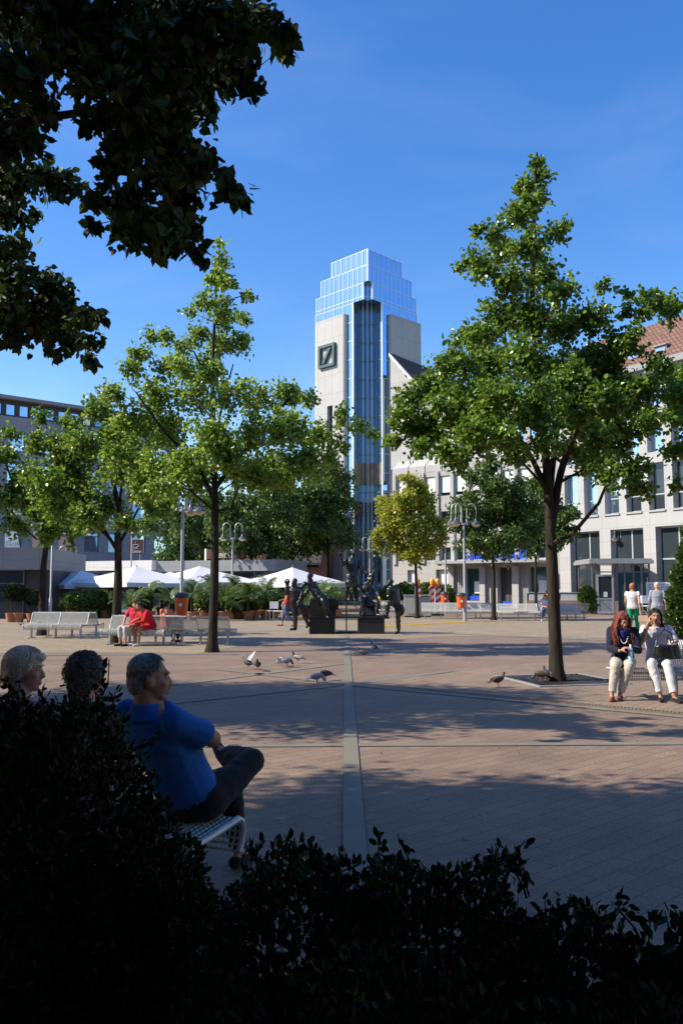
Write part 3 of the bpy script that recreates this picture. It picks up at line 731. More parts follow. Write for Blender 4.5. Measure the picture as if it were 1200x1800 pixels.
# ------------------------------------------------------------------ buildings
class Facade:
    """a wall plane: origin at its left foot, x along it to the right, y into the building"""
    def __init__(s, origin, ang):
        s.o = Vector(origin); s.a = ang; s.F = Vector((math.cos(ang), math.sin(ang), 0))
    def x(s, px, y=0.0):
        k = (px - 600) / FPX * 1.0
        # t such that (o + F t + N y) projects to px at eye level
        N = Vector((-s.F.y, s.F.x, 0)); o = s.o + N * y
        ct = math.cos(TILT)
        return (k * ct * o.y - o.x) / (s.F.x - k * ct * s.F.y)
    def z(s, px, py, y=0.0):
        p = s.o + s.F * s.x(px, y) + Vector((-s.F.y, s.F.x, 0)) * y
        d = ray(px, py); return CAM_H + d.z / d.y * p.y
def wall(mb, W, z0, z1, ops, depth=0.3, x0=0.0, y=0.0):
    xs = sorted({x0, W} | {v for o in ops for v in o[:2]}); zs = sorted({z0, z1} | {v for o in ops for v in o[2:4]})
    for i in range(len(xs) - 1):
        for j in range(len(zs) - 1):
            cx, cz = (xs[i] + xs[i + 1]) / 2, (zs[j] + zs[j + 1]) / 2
            if any(o[0] < cx < o[1] and o[2] < cz < o[3] for o in ops): continue
            a, b, c, d = xs[i], xs[i + 1], zs[j], zs[j + 1]
            mb.add([(a, y, c), (b, y, c), (b, y, d), (a, y, d)], [(0, 1, 2, 3)])
    for a, b, c, d in [o[:4] for o in ops]:
        e = y + depth
        mb.add([(a, y, c), (a, e, c), (a, e, d), (a, y, d)], [(0, 1, 2, 3)])
        mb.add([(b, y, c), (b, y, d), (b, e, d), (b, e, c)], [(0, 1, 2, 3)])
        mb.add([(a, y, c), (b, y, c), (b, e, c), (a, e, c)], [(0, 1, 2, 3)])
        mb.add([(a, y, d), (a, e, d), (b, e, d), (b, y, d)], [(0, 1, 2, 3)])
WIN = {}
def window(parent, op, y, fm, pm, transom=None, split=None, fr=0.06, name='window'):
    a, b, c, d = op[:4]; w = round(b - a, 2); h = round(d - c, 2)
    key = (w, h, fm.name, pm.name, transom, split)
    if key not in WIN:
        mb = MB()
        mb.box((0, 0, 0), (w, .07, fr)); mb.box((0, 0, h - fr), (w, .07, h)); mb.box((0, 0, fr), (fr, .07, h - fr)); mb.box((w - fr, 0, fr), (w, .07, h - fr))
        if transom: mb.box((fr, .002, h * transom - fr / 2), (w - fr, .068, h * transom + fr / 2))
        if split: mb.box((w * split - fr / 2, -.004, (h * transom if transom else 0) + fr / 2 + .001), (w * split + fr / 2, .066, h - fr))
        f = mb.build(name, fm, parent)
        p = MB().box((fr, .035, fr), (w - fr, .045, h - fr)).build('pane', pm, f)
        WIN[key] = f
        o = f
    else:
        src = WIN[key]; o = src.copy(); COL.objects.link(o); o.parent = parent
        for ch in src.children:
            c2 = ch.copy(); COL.objects.link(c2); c2.parent = o
    o.location = (a + (b - a - w) / 2, y, c + (d - c - h) / 2)
    return o

# ---- left grey office block (in shade)
fa = Facade(at(0, 1032, 86).xy.to_3d(), math.atan2(.654, .756)); fa.o.z = 0
S0 = -12.0
org = fa.o + fa.F * S0
L = thing('office_building', 'grey stone office block in shade at the left with rows of blue reflecting windows', 'building', org, fa.a)
WL = fa.x(308) - S0
ztop = fa.z(0, 704); zroof = fa.z(0, 694)
ops = []
def X(px): return fa.x(px) - S0
rows = [(757, 791), (813, 849), (869, 905), (930, 966)]
pitch = 4.0; x_first = X(6)
for (ya, yb) in rows:
    za, zb = fa.z(10, yb), fa.z(10, ya)
    for i in range(-3, 12):
        a = x_first + i * pitch * 0.72; b = a + 1.75
        if a > .4 and b < WL - .6: ops.append((a, b, za, zb))
att = []
za, zb = fa.z(10, 728), fa.z(10, 709)
for i in range(-7, 20):
    a = X(3) + i * 1.42; b = a + .95
    if a > .3 and b < WL - .3: att.append((a, b, za, zb))
mb = MB(); wall(mb, WL, 0, za - .25, ops, .35)
mb.box((0, .36, 0), (WL, 14, za - .26))
mb.add([(0,0,0),(0,.36,0),(0,.36,za-.25),(0,0,za-.25)],[(0,3,2,1)]); mb.add([(WL,0,0),(WL,.36,0),(WL,.36,za-.25),(WL,0,za-.25)],[(0,1,2,3)])
mb.build('wall', M['stone_grey'], L)
mb = MB(); wall(mb, WL - .2, za - .25, zb + .35, att, .25, .2, .5); mb.box((.2, .76, za - .255), (WL - .2, 13.5, zb + .34)); mb.build('attic_wall', M['stone_dark'], L)
MB().box((-.3, -.45, zb + .352), (WL + .3, 14, zb + .75)).build('roof', M['fascia_grey'], L)
for o in ops: window(L, o, .22, M['frame'], M['glass_sky'])
for o in att: window(L, o, .66, M['frame'], M['glass_sky'], fr=.05)
# recess beyond the corner
MB().box((WL + .02, 3.0, 0), (WL + 9, 14, 11.5)).build('side_wing', M['stone_dark'], L)

# ---- glazed cafe pavilion and its fascia
P0 = at(-60, 1032, 42); P0.z = 0
cp = thing('cafe_pavilion', 'low glazed pavilion with grey fascia at the far left behind the benches', 'building', P0, RAD(6))
W = at(76, 1032, 42).x - P0.x
z1 = at(0, 1001, 42).z; z2 = at(0, 962, 42).z
mb = MB(); mb.box((-6, 0, z1), (W, 10, z2)); mb.build('fascia', M['fascia_grey'], cp)
for i in range(5):
    window(cp, (-6 + i * 1.75, -6 + i * 1.75 + 1.75, 0, z1), .4, M['frame'], M['glass_dark'], transom=.72, fr=.05)
MB().box((-6, .6, 0), (W, 9.5, z1 - .01)).build('core', M['stone_dark'], cp)
Pc = at(118, 1032, 60); Pc.z = 0; CA = RAD(-24)
CF = Facade(Pc, CA)
cf = thing('cafe_building', 'single storey cafe with white roof fascia behind the parasols and potted palms', 'building', Pc, CA)
W = CF.x(266); W2 = CF.x(478)
zt = CF.z(190, 986); zb = CF.z(190, 1003)
MB().box((0, 0, zb), (W, 5, zt)).build('fascia', M['fascia'], cf)
MB().box((W + .003, .5, zb - .1), (W2, 5, zt - .05)).build('fascia', M['fascia_grey'], cf)  # darker grey stands in for the shade on this stretch of fascia
for i in range(9):
    w = W2 / 9
    window(cf, (i * w, (i + 1) * w, 0, zb - .12), 1.0, M['frame'], M['glass_dark'], transom=.75, fr=.05)
MB().box((0, 1.2, 0), (W2, 4.9, zb - .11)).build('core', M['stone_dark'], cf)
def on_cafe(px): return CF.o + CF.F * CF.x(px)
# cafe signs
def cup(mb, c, s):                              # steaming coffee cup drawn in strokes
    x, z = c
    def P(a, b): return (x + a * s, -.012, z + b * s)
    mb.tube([P(-.5, .2), P(-.42, -.1), P(-.22, -.3), P(.1, -.3), P(.3, -.1), P(.36, .2), P(-.5, .2)], .035 * s, 5)
    mb.tube([P(.36, .1), P(.55, .12), P(.52, -.08), P(.28, -.12)], .03 * s, 5)
    mb.tube([P(-.6, -.38), P(-.1, -.46), P(.45, -.38)], .03 * s, 5)
    mb.tube([P(-.1, .35), P(0, .5), P(-.1, .65), P(.02, .85)], .03 * s, 5)
ps = on_cafe(235) + Vector((0, .4, zt))
sg = thing('cafe_sign', 'small square maroon sign with a coffee cup on the cafe roof', 'sign', ps, CA * .3)
h = 25 * mpp(ps.y)
c0 = at(235, 961, ps.y).z - zt
MB().box((-h / 2, 0, c0 - h / 2), (h / 2, .12, c0 + h / 2)).build('board', M['sign_brown'], sg, bevel=.01)
mb = MB(); mb.tube([(-.3, .06, 0), (-.3, .06, c0 - h / 2)], .025, 6); mb.tube([(.3, .06, 0), (.3, .06, c0 - h / 2)], .025, 6); mb.build('post', M['metal'], sg)
mb = MB(); cup(mb, (0, c0 + .06), .42); mb.build('cup_emblem', M['silver'], sg)
text_obj('lettering', 'Zeitlos', .28, M['silver'], sg, (-.40, -.004, c0 - h / 2 + .08), shear=.35, width=.8, depth=.008)
ps = on_cafe(359) + Vector((0, .3, 0)); w = CF.x(426) - CF.x(359); h = 17 * mpp(ps.y)
sg = thing('cafe_sign', 'long maroon sign with slanted silver lettering on the cafe roof', 'sign', (ps.x, ps.y + .4, zt - .05), CA)
MB().box((0, 0, .1), (w, .15, .1 + h)).build('board', M['sign_brown'], sg, bevel=.01)
MB().box((-.14, -.01, 0), (-.005, .16, .14 + h)).build('end_post', M['white'], sg)
text_obj('lettering', 'Zeitlos', .62, M['silver'], sg, (.42, -.006, .18), shear=.4, width=w * .66, depth=.012)

# ---- red brick building behind the trees
Pb = at(395, 1032, 74); Pb.z = 0
bb = thing('brick_building', 'red brick building with dark awning half hidden behind the trees beside the tower', 'building', Pb, RAD(-4))
W = at(575, 1032, 74).x - Pb.x
def bx(px): return (px - 395) * mpp(74)
def bz(py): return at(500, py, 74).z
ops = [(bx(478), bx(560), bz(998), bz(972)), (bx(478), bx(515), bz(1040), bz(1012)), (bx(525), bx(560), bz(1040), bz(1012)), (bx(410), bx(432), bz(960), bz(935)), (bx(445), bx(467), bz(960), bz(935))]
mb = MB(); wall(mb, W, 0, bz(895), ops, .3); mb.box((0, .31, 0), (W, 8, bz(896))); mb.build('wall', M['brick'], bb)
for o in ops: window(bb, o, .15, M['frame'], M['glass_dark'], split=.5)
aw = MB(); aw.add([(bx(474), -.05, bz(970)), (bx(566), -.05, bz(970)), (bx(566), -1.3, bz(990)), (bx(474), -1.3, bz(990)), (bx(474), -1.3, bz(994)), (bx(566), -1.3, bz(994)), (bx(566), -.05, bz(974)), (bx(474), -.05, bz(974))], [(0, 3, 2, 1), (3, 4, 5, 2), (4, 7, 6, 5), (0, 7, 4, 3), (1, 2, 5, 6)])
aw.build('awning', M['stone_dark'], bb)
MB().box((-.2, -.3, bz(894)), (W + .2, 8.2, bz(886))).build('roof', M['stone_dark'], bb)

# ---- the bank tower: plan turned 45 degrees, stepped glass crown, notched front corner
TO = at(648, 1032, 76); TO.z = 0
T = thing('bank_tower', 'tall bank tower of pale concrete and blue mirror glass with stepped crown', 'tower', TO, RAD(45))
# local x runs along the right face, local y along the left face
def tz(py, Y): return at(648, py, Y).z
H1, H2, H3, H4, HC = tz(437, 76), tz(464, 76), tz(496, 76.4), tz(531, 77.2), tz(553, 78)
def tier(name, poly, z0, z1, gm, sx=.66, rows=()):
    body = MB().prism(poly, z0, z1).build(name, gm, T)
    mb = MB(); n = len(poly)
    for i in range(n):
        a = Vector((*poly[i], 0)); b = Vector((*poly[(i + 1) % n], 0)); d = b - a; L_ = d.length
        if L_ < .05: continue
        d.normalize(); nn = Vector((d.y, -d.x, 0))
        if not (nn.x < -.5 or nn.y < -.5): continue          # only the two faces towards the square
        k = max(1, round(L_ / sx))
        for j in range(k + 1):
            p = a + d * (L_ * j / k); r = .04 if j in (0, k) else .02
            p = p + d * (r if j == 0 else (-r if j == k else 0))
            q = [p + d * -r - nn * .02, p + d * r - nn * .02, p + d * r + nn * .05, p - d * r + nn * .05]
            mb.prism([(v.x, v.y) for v in q], z0 + .004, z1 - .004)
        inner = rows and len(rows) > 5 and not (abs(poly[i][0]) < 1e-6 and abs(poly[(i + 1) % n][0]) < 1e-6) and not (abs(poly[i][1]) < 1e-6 and abs(poly[(i + 1) % n][1]) < 1e-6)
        for z in ([] if inner else list(rows) + [z1 - .07]):
            q = [a + d * .09 - nn * .015, b - d * .09 - nn * .015, b - d * .09 + nn * .035, a + d * .09 + nn * .035]
            mb.prism([(v.x, v.y) for v in q], z, z + .045)
    mb.build('mullions', M['mullion'], body)
    return body
def notch(W, b, a=None):              # counter-clockwise seen from above
    if b == 0: return [(0, 0), (W, 0), (W, W), (0, W)]
    if a is None: return [(0, b), (b, b), (b, 0), (W, 0), (W, W), (0, W)]
    return [(0, b), (a, b), (a, a), (b, a), (b, 0), (W, 0), (W, W), (0, W)]
tier('glass_crown', notch(4.9, 0), H2, H1, M['glass_tower'])
tier('glass_crown', notch(6.4, 0), H3, H2 - .004, M['glass_tower'])
tier('glass_crown', notch(7.1, .6), H4, H3 - .004, M['glass_tower'], rows=[H4 + .3])
tier('glass_body', notch(7.2, 1.95, 1.35), 0, H4 - .004, M['glass_tower'], sx=1.4, rows=[H4 - 1.9 - 1.83 * i for i in range(15)])
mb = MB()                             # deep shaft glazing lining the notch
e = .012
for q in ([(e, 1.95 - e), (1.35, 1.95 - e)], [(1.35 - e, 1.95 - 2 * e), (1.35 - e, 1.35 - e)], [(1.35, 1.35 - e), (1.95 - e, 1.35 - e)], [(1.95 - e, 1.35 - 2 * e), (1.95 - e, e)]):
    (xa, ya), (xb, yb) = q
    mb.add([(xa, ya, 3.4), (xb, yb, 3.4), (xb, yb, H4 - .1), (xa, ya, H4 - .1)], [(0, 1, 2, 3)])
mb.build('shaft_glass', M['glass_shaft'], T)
for (xa, ya) in ((0, 1.95), (1.35, 1.95), (1.95, 1.35), (1.95, 0)):
    MB().box((xa - .10, ya - .10, 3.4), (xa + .0 if xa != 1.95 or ya == 0 else xa - .01, ya - .002, H4 + .05)).build('shaft_mullion', M['mullion'], T)
mb = MB()
for i in range(14):
    z0 = H4 - 1.9 - 1.83 * i
    for (xa, ya), (xb, yb) in (((.02, 1.91), (1.33, 1.935)), ((1.305, 1.36), (1.33, 1.90)), ((1.36, 1.305), (1.90, 1.33)), ((1.91, .02), (1.935, 1.30))): mb.box((xa, ya, z0), (xb, yb, z0 + .06))
for (xa, ya) in ((.66, 1.91), (1.31, 1.31), (1.91, .66)): mb.box((xa, ya, 3.4), (xa + .03, ya + .03, H4 - .2))
mb.build('shaft_grid', M['frame'], T)
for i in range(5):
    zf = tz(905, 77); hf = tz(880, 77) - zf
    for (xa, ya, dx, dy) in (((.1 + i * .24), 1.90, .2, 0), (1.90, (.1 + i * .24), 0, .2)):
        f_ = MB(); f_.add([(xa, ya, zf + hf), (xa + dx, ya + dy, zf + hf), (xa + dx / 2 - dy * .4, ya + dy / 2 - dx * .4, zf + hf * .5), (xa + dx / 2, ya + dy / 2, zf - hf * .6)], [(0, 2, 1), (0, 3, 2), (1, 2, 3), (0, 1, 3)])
        f_.build('reflection_shard', M['sign_brown'], T)  # brown pointed shapes imitating a reflection in the shaft glass
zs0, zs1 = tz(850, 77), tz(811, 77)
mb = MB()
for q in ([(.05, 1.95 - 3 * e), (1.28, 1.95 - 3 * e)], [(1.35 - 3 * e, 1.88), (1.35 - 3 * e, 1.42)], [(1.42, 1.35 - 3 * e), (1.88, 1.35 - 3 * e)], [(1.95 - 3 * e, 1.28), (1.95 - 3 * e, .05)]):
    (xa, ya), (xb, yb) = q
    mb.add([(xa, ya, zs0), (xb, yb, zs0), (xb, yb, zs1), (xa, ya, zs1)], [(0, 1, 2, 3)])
mb.build('reflection_panel', mat('brown reflection tint', (0.20, 0.16, 0.12), 0.5, 0.3, 0.35, 1.5), T)  # brown sheet painting the reflected building opposite onto the glass
def slab(y0, y1, z1, slot=None, flip=False):
    mb = MB()
    r = .28; th = .42
    segs = [(y0, y1)] if not slot else [(y0, slot[0]), (slot[1], y1)]
    def pr(a, b, z0, z1, round_start):
        pts = [(0.02, b), (-th, b)]
        if round_start:
            for k in range(6):
                t = math.pi / 2 * k / 5
                pts.append((-th + r - r * math.cos(t), a + r - r * math.sin(t)))
            pts.append((.02, a))
        else: pts += [(-th, a), (.02, a)]
        if flip: pts = [(y, x) for x, y in pts]
        else: pts = pts
        if not flip: pts = list(reversed(pts))
        mb.prism(pts, z0, z1)
    if slot:
        pr(y0, slot[0], 0, slot[2], True); pr(slot[1], y1, 0, slot[2], False); pr(y0, y1, slot[2], z1, True)
    else: pr(y0, y1, 0, z1, True)
    return mb.build('concrete_slab', M['concrete'], T)
slab(2.75, 6.75, HC, (4.35, 5.1, tz(713, 79)))
slab(2.85, 7.3, HC, None, True)
MB().box((-.05, 4.37, 3), (.03, 5.08, tz(713, 79) - .01)).build('slot_glass', M['glass_dark'], T)
# emblem: slanted bar in a square frame
ey = 5.0; ez = tz(625, 79); es = 1.13; w = .27
em = Vector((-.60, ey, ez))
mb = MB()
for lo, hi in (((-.42+.0, ey - es, ez - es), (-.72, ey + es, ez - es + w)), ((-.42, ey - es, ez + es - w), (-.72, ey + es, ez + es)), ((-.42, ey - es, ez - es + w), (-.72, ey - es + w, ez + es - w)), ((-.42, ey + es - w, ez - es + w), (-.72, ey + es, ez + es - w))):
    mb.box((hi[0], lo[1], lo[2]), (lo[0] - .003, hi[1], hi[2]))
fr = mb.build('emblem', M['logo'], T)
# local y grows to the LEFT of the photo, so the bar leans from low left (large y) to high right (small y)
mb = MB()
q = [(ey + .66, ez - .72), (ey + .30, ez - .72), (ey - .66, ez + .72), (ey - .30, ez + .72)]
mb.add([(-.70, a, b) for a, b in q] + [(-.43, a, b) for a, b in q], [(0, 1, 2, 3), (7, 6, 5, 4), (0, 4, 5, 1), (1, 5, 6, 2), (2, 6, 7, 3), (3, 7, 4, 0)])
mb.build('slanted_bar', M['logo'], fr)
# ---- bank building
FA = math.atan2(-.607, .795)
OB = at(985, 1032, 62.5); OB.z = 0
fb0 = Facade(OB, FA); s_left = fb0.x(690)
fb = Facade(OB + fb0.F * s_left, FA)
WB = fb.x(984)
B = thing('bank_building', 'pale stone bank branch with glass canopy, white blinds and steep dark roof', 'building', fb.o, FA)
zl = fb.z(800, 997)
ops = []; kinds = []
def bo(p0, p1, y0, y1, kind):
    ops.append((fb.x(p0), fb.x(p1), max(0.0, fb.z((p0 + p1) / 2, y1)), fb.z((p0 + p1) / 2, y0))); kinds.append(kind)
bo(716, 733, 1002, 1024, 'p'); bo(766, 790, 1001, 1062, 'd'); bo(819, 846, 999, 1056, 't'); bo(876, 902, 997, 1066, 'e'); bo(930, 962, 996, 1045, 't')
step = fb.x(775) - fb.x(749)
z_rows = [(fb.z(760, 985), fb.z(760, 963)), (fb.z(760, 935), fb.z(760, 900)), (fb.z(760, 873), fb.z(760, 838))]
for r, (za, zb) in enumerate(z_rows):
    for i in range(-2, 12):
        a = fb.x(749) + i * step; b = a + step * .66
        if a < .3 or b > WB - .3: continue
        ops.append((a, b, za, zb)); kinds.append('blind' if r == 2 and i < 8 else 'w')
zp = fb.z(735, 806); zc = fb.z(735, 832)
mb = MB(); wall(mb, WB, 0, zc, ops, .4)
mb.box((0, .41, 0), (WB, 10, zc - .01)); mb.add([(0,0,0),(0,.41,0),(0,.41,zc),(0,0,zc)],[(0,3,2,1)])
mb.build('wall', M['stone_bank'], B)
mb = MB()                             # chamfered parapet
for i in range(9):
    a = i * WB / 9 + .04; b = (i + 1) * WB / 9 - .04
    mb.add([(a, -.02, zc), (b, -.02, zc), (b, -.02, zc + (zp - zc) * .45), (a, -.02, zc + (zp - zc) * .45), (a, .9, zp), (b, .9, zp), (b, 1.2, zp), (a, 1.2, zp), (a, 1.2, zc), (b, 1.2, zc)], [(0, 1, 2, 3), (3, 2, 5, 4), (4, 5, 6, 7), (0, 3, 4, 7, 8), (1, 9, 6, 5, 2)])
mb.build('parapet', M['stone_white'], B)
for i in range(-2, 13):
    a = fb.x(749) + i * step - step * .28
    if .1 < a < WB - .5: MB().box((a, -.16, z_rows[0][0] - .3), (a + step * .22, -.003, zc - .02)).build('pilaster', M['stone_bank'], B)
for o, k in zip(ops, kinds):
    if k == 'blind':
        window(B, (o[0], o[1], o[2], o[3]), .3, M['frame'], M['glass_dark'])
        MB().box((o[0] + .04, .12, o[2] + .28), (o[1] - .04, .18, o[3] - .01)).build('blind', M['blind'], B)
    elif k == 'w': window(B, o, .3, M['frame'], M['glass_dark'])
    elif k == 'p': window(B, o, .25, M['frame_light'], M['blind'])
    elif k == 'd': window(B, o, .3, M['frame'], M['fascia'])
    elif k == 't': window(B, o, .3, M['frame'], M['glass_teal'])
    elif k == 'e': window(B, o, .35, M['frame'], M['stone_dark'], split=.5, name='door')
for a, b in ((791, 800), (845.5, 855), (902.5, 914)):
    MB().box((fb.x(a), -.35, 0), (fb.x(b), -.003, zl)).build('pillar', M['stone_white'], B)
for a, b in ((801, 818), (856, 875), (915, 929)):
    x0, x1 = fb.x(a), fb.x(b); k = 5; mb = MB()
    for i in range(k):
        u = x0 + (x1 - x0) * (i + .2) / k; mb.box((u, -.09, 0), (u + (x1 - x0) / k * .6, -.004, zl))
    mb.build('fluting', M['stone_bank'], B)
zcn = fb.z(860, 988)
MB().box((fb.x(783), -1.7, zcn), (fb.x(962), -.003, zcn + .07)).build('canopy', glass_mat('canopy glass', (.62, .70, .70), .3, .1), B)
mb = MB()
for p in (783, 817, 847, 877, 905, 935, 961): mb.box((fb.x(p) - .03, -1.75, zcn - .14), (fb.x(p) + .03, -.005, zcn - .003))
mb.box((fb.x(783), -1.8, zcn - .12), (fb.x(962), -1.752, zcn + .1)); mb.build('canopy_frame', M['metal'], B)
text_obj('lettering', 'Deutsche Bank', .66, M['bank_blue'], B, (fb.x(817), -.35, zcn + .22), depth=.06, width=fb.x(913) - fb.x(817))
x0 = fb.x(917); s_ = .62
mb = MB()
for lo, hi in (((0, 0), (s_, .1)), ((0, s_ - .1), (s_, s_)), ((0, .1), (.1, s_ - .1)), ((s_ - .1, .1), (s_, s_ - .1))):
    mb.box((x0 + lo[0], -.42, zcn + .2 + lo[1]), (x0 + hi[0], -.32, zcn + .2 + hi[1]))
mb.add([(x0 + a, -.41, zcn + .2 + b) for a, b in ((.14, .14), (.26, .14), (.48, .48), (.36, .48))] + [(x0 + a, -.33, zcn + .2 + b) for a, b in ((.14, .14), (.26, .14), (.48, .48), (.36, .48))], [(0, 1, 2, 3), (0, 4, 5, 1), (1, 5, 6, 2), (2, 6, 7, 3), (3, 7, 4, 0)])
mb.build('letter_emblem', M['bank_blue'], B)
for a, b, c, d in ((820, 845, 1048, 1055), (880, 899, 1056, 1063)):
    MB().box((fb.x(a), .22, fb.z(830, d)), (fb.x(b), .24, fb.z(830, c))).build('blue_sticker', M['bank_blue'], B)
MB().box((fb.x(831), .22, fb.z(835, 1043)), (fb.x(842), .24, fb.z(835, 1022))).build('poster', M['white'], B)
MB().box((fb.x(944), .22, fb.z(950, 1042)), (fb.x(958), .24, fb.z(950, 1020))).build('poster', M['fascia'], B)
# upper storey set back and the steep half gable next to the tower
zu = zp + 4.2
ops = []
for i in range(12):
    a = 2.2 + i * 1.25; b = a + .8
    if b < WB - .3: ops.append((a, b, zp + .7, zp + 3.0))
mb = MB(); wall(mb, WB, zp, zu, ops, .25, 1.2, 1.7); mb.box((1.2, 1.96, zp), (WB, 9.9, zu - .01)); mb.build('upper_wall', M['stone_white'], B)
for o in ops: window(B, o, 1.85, M['frame'], M['glass_sky'])
gy = 1.3
ga = at(690, 612, fb.o.y); gz = fb.z(690, 612); gx0 = -1.0; gx1 = 6.3; gz1 = gz - (gx1 - gx0) * 1.12
mb = MB()
poly = [(gx0, 0), (gx1, 0), (gx1, gz1), (gx0, gz)]
n_ = MB().prism_y([(gx0, zp - .5), (gx1 - .3, zp - .5), (gx1 - .3, gz1), (gx0, gz - .35)], gy, 9).build('gable_wall', M['stone_white'], B)
MB().prism_y([(gx0, gz - .3), (gx1, gz1 - .3), (gx1, gz1), (gx0, gz)], gy - .25, gy - .003).build('verge', M['fascia'], B)
MB().prism_y([(gx0, gz - .28), (gx1, gz1 - .28), (gx1 + .02, gz1 + .06), (gx0, gz + .06)], gy + .001, 13).build('roof', M['tile_dark'], B)
for a in (.6, 2.0):
    window(B, (gx0 + a, gx0 + a + .75, gz - 5.8 - a, gz - 3.6 - a), gy - .08, M['frame'], M['glass_dark'])
mb = MB(); mb.box((1.2, 1.5, zu), (WB + .2, 10, zu + .4)); mb.build('eaves', M['fascia_grey'], B)

# ---- pale building at the right, facing the sun
FR = math.atan2(-.834, .551)
OR = at(984, 1032, 61.0); OR.z = 0
fr_ = Facade(OR, FR)
WR = fr_.x(1262)
RB = thing('commercial_building', 'pale stone building at the right with tall window bays and brown tiled roof', 'building', fr_.o, FR)
z = {k: fr_.z(1080, k) for k in (1078, 968, 931, 903, 824, 806, 758, 730, 680, 668, 600)}
ops = []; ks = []
pitch = fr_.x(1148) - fr_.x(1069)
x1 = fr_.x(1003)
for i in range(-1, 5):
    a = x1 + i * pitch; b = a + pitch * .74
    if a < .2: continue
    if b > WR - .2: continue
    ops.append((a, b, .0, z[931])); ks.append('g')
bay = pitch / 2
for r, (za, zb) in enumerate(((z[903], z[824]), (z[806], z[758]), (z[730], z[680]))):
    for i in range(-1, 12):
        a = fr_.x(1030) - bay * .0 + (i - 1) * bay; b = a + bay * .66
        if a < .25 or b > WR - .2: continue
        ops.append((a, b, za, zb)); ks.append('u' if r else 'v')
zt = z[668]
mb = MB(); wall(mb, WR, 0, zt, ops, .55); mb.box((0, .56, 0), (WR, 12, zt - .01)); mb.add([(0,0,0),(0,.56,0),(0,.56,zt),(0,0,zt)],[(0,3,2,1)])
mb.build('wall', M['stone_white'], RB)
for o, k in zip(ops, ks):
    if k == 'g': window(RB, o, .42, M['frame_light'], M['glass_dark'], transom=.62, split=.55, fr=.1)
    elif k == 'v': window(RB, o, .42, M['frame_light'], M['glass_sky'] if o[0] < fr_.x(1085) else M['glass_dark'], transom=.34, fr=.08)
    else: window(RB, o, .42, M['frame_light'], M['glass_sky'])
mb = MB()
for o, k in zip(ops, ks):
    if k == 'v': mb.box((o[0] - .05, -.10, o[2] - .12), (o[1] + .05, .42, o[2] - .003))
mb.build('sill', M['stone_white'], RB)
zr = fr_.z(1160, 571, 5.0)
MB().box((-.3, -.5, zt + .003), (WR + .3, 1, zt + .45)).build('gutter', M['fascia_grey'], RB)
D = 5.0
mb = MB(); mb.add([(-.3, -.45, zt + .46), (WR + .3, -.45, zt + .46), (WR + .3, D, zr), (-.3, D, zr), (-.3, 2 * D, zt + .46), (WR + .3, 2 * D, zt + .46)], [(0, 1, 2, 3), (3, 2, 5, 4), (0, 3, 4), (1, 5, 2)])
mb.build('roof', M['tile'], RB)
for px, py in ((1140, 640), (1190, 622), (1090, 650), (1040, 655)):
    x = fr_.x(px, 1.5); zz = zt + 1.6
    d = MB(); d.box((x - .45, .6, zz - .9), (x + .45, 2.6, zz + .0)); d = d.build('dormer', M['frame'], RB)
    MB().box((x - .35, .57, zz - .75), (x + .35, .597, zz - .12)).build('pane', M['glass_sky'], d)
    MB().box((x - .52, .45, zz + .003), (x + .52, 2.7, zz + .08)).build('dormer_roof', M['fascia_grey'], d)

# ---- unseen blocks added behind and beside the camera to cut sky light
def block(label, loc, ang, W, H, floors, m, gm):
    t = thing('office_building', label, 'building', loc, ang)
    ops = []; fh = H / (floors + .3); n = int(W / 3.2)
    for f in range(floors):
        for i in range(n): ops.append((.8 + i * W / n, .8 + i * W / n + 1.7, f * fh + 1.0, f * fh + 1.0 + fh * .55))
    mb = MB(); wall(mb, W, 0, H, ops, .3); mb.box((0, .31, 0), (W, 12, H - .01)); mb.build('wall', M[m], t)
    for k in range(0, len(ops), max(1, len(ops) // 90)): window(t, ops[k], .2, M['frame'], M[gm])
    for k in range(len(ops)):
        if k % max(1, len(ops) // 90): continue
    MB().box((-.3, -.4, H + .003), (W + .3, 12.3, H + .5)).build('roof', M['fascia_grey'], t)
block('unseen stone office block added behind the camera to cut sky light', (45, -26, 0), math.pi, 90, 19, 5, 'stone_grey', 'glass_dark')
block('unseen grey stone office block added on the left to cut sky light', (-46, -26, 0), math.pi / 2, 70, 17, 4, 'stone_grey', 'glass_dark')
block('unseen pale stone block added on the right to cut sky light', (38, 24, 0), -math.pi / 2, 46, 17, 4, 'stone_bank', 'glass_dark')
# ------------------------------------------------------------------ kiosk, planter wall, signs
K0 = at(1040, 1032, 52); K0.z = 0
kk = thing('stair_pavilion', 'small grey steel and glass pavilion with flat roof before the pale building', 'kiosk', K0, RAD(-4))
u = mpp(52)
def kx(px): return (px - 1040) * u
KH = at(1080, 991, 52).z; W = kx(1140)
mb = MB(); mb.box((kx(1034), -.35, KH), (W + .15, 4.4, KH + .22)); mb.box((kx(1036), -.30, KH + .22), (W + .05, 4.3, KH + .32)); mb.build('roof', M['metal'], kk, bevel=.015)
for px in (1041, 1046.5, 1078, 1083, 1096, 1111, 1125, 1138):
    MB().box((kx(px) - .05, -.05, 0), (kx(px) + .05, .05, KH - .003)).build('post', M['frame'], kk)
MB().box((0, -.04, KH - .55), (W, .04, KH - .48)).build('rail', M['frame'], kk)
for q in (0, W - .1): MB().box((q, 3.9, 0), (q + .1, 4.0, KH - .003)).build('post', M['frame'], kk)
MB().box((.02, 0, 0), (kx(1046) - .05, .02, KH - .6)).build('side_glass', M['glass_teal'], kk)
for a, b in ((1083, 1096), (1096, 1111), (1111, 1125), (1125, 1138)):
    MB().box((kx(a) + .06, -.01, .75), (kx(b) - .06, .012, KH - .56)).build('pane', M['glass_teal'], kk)
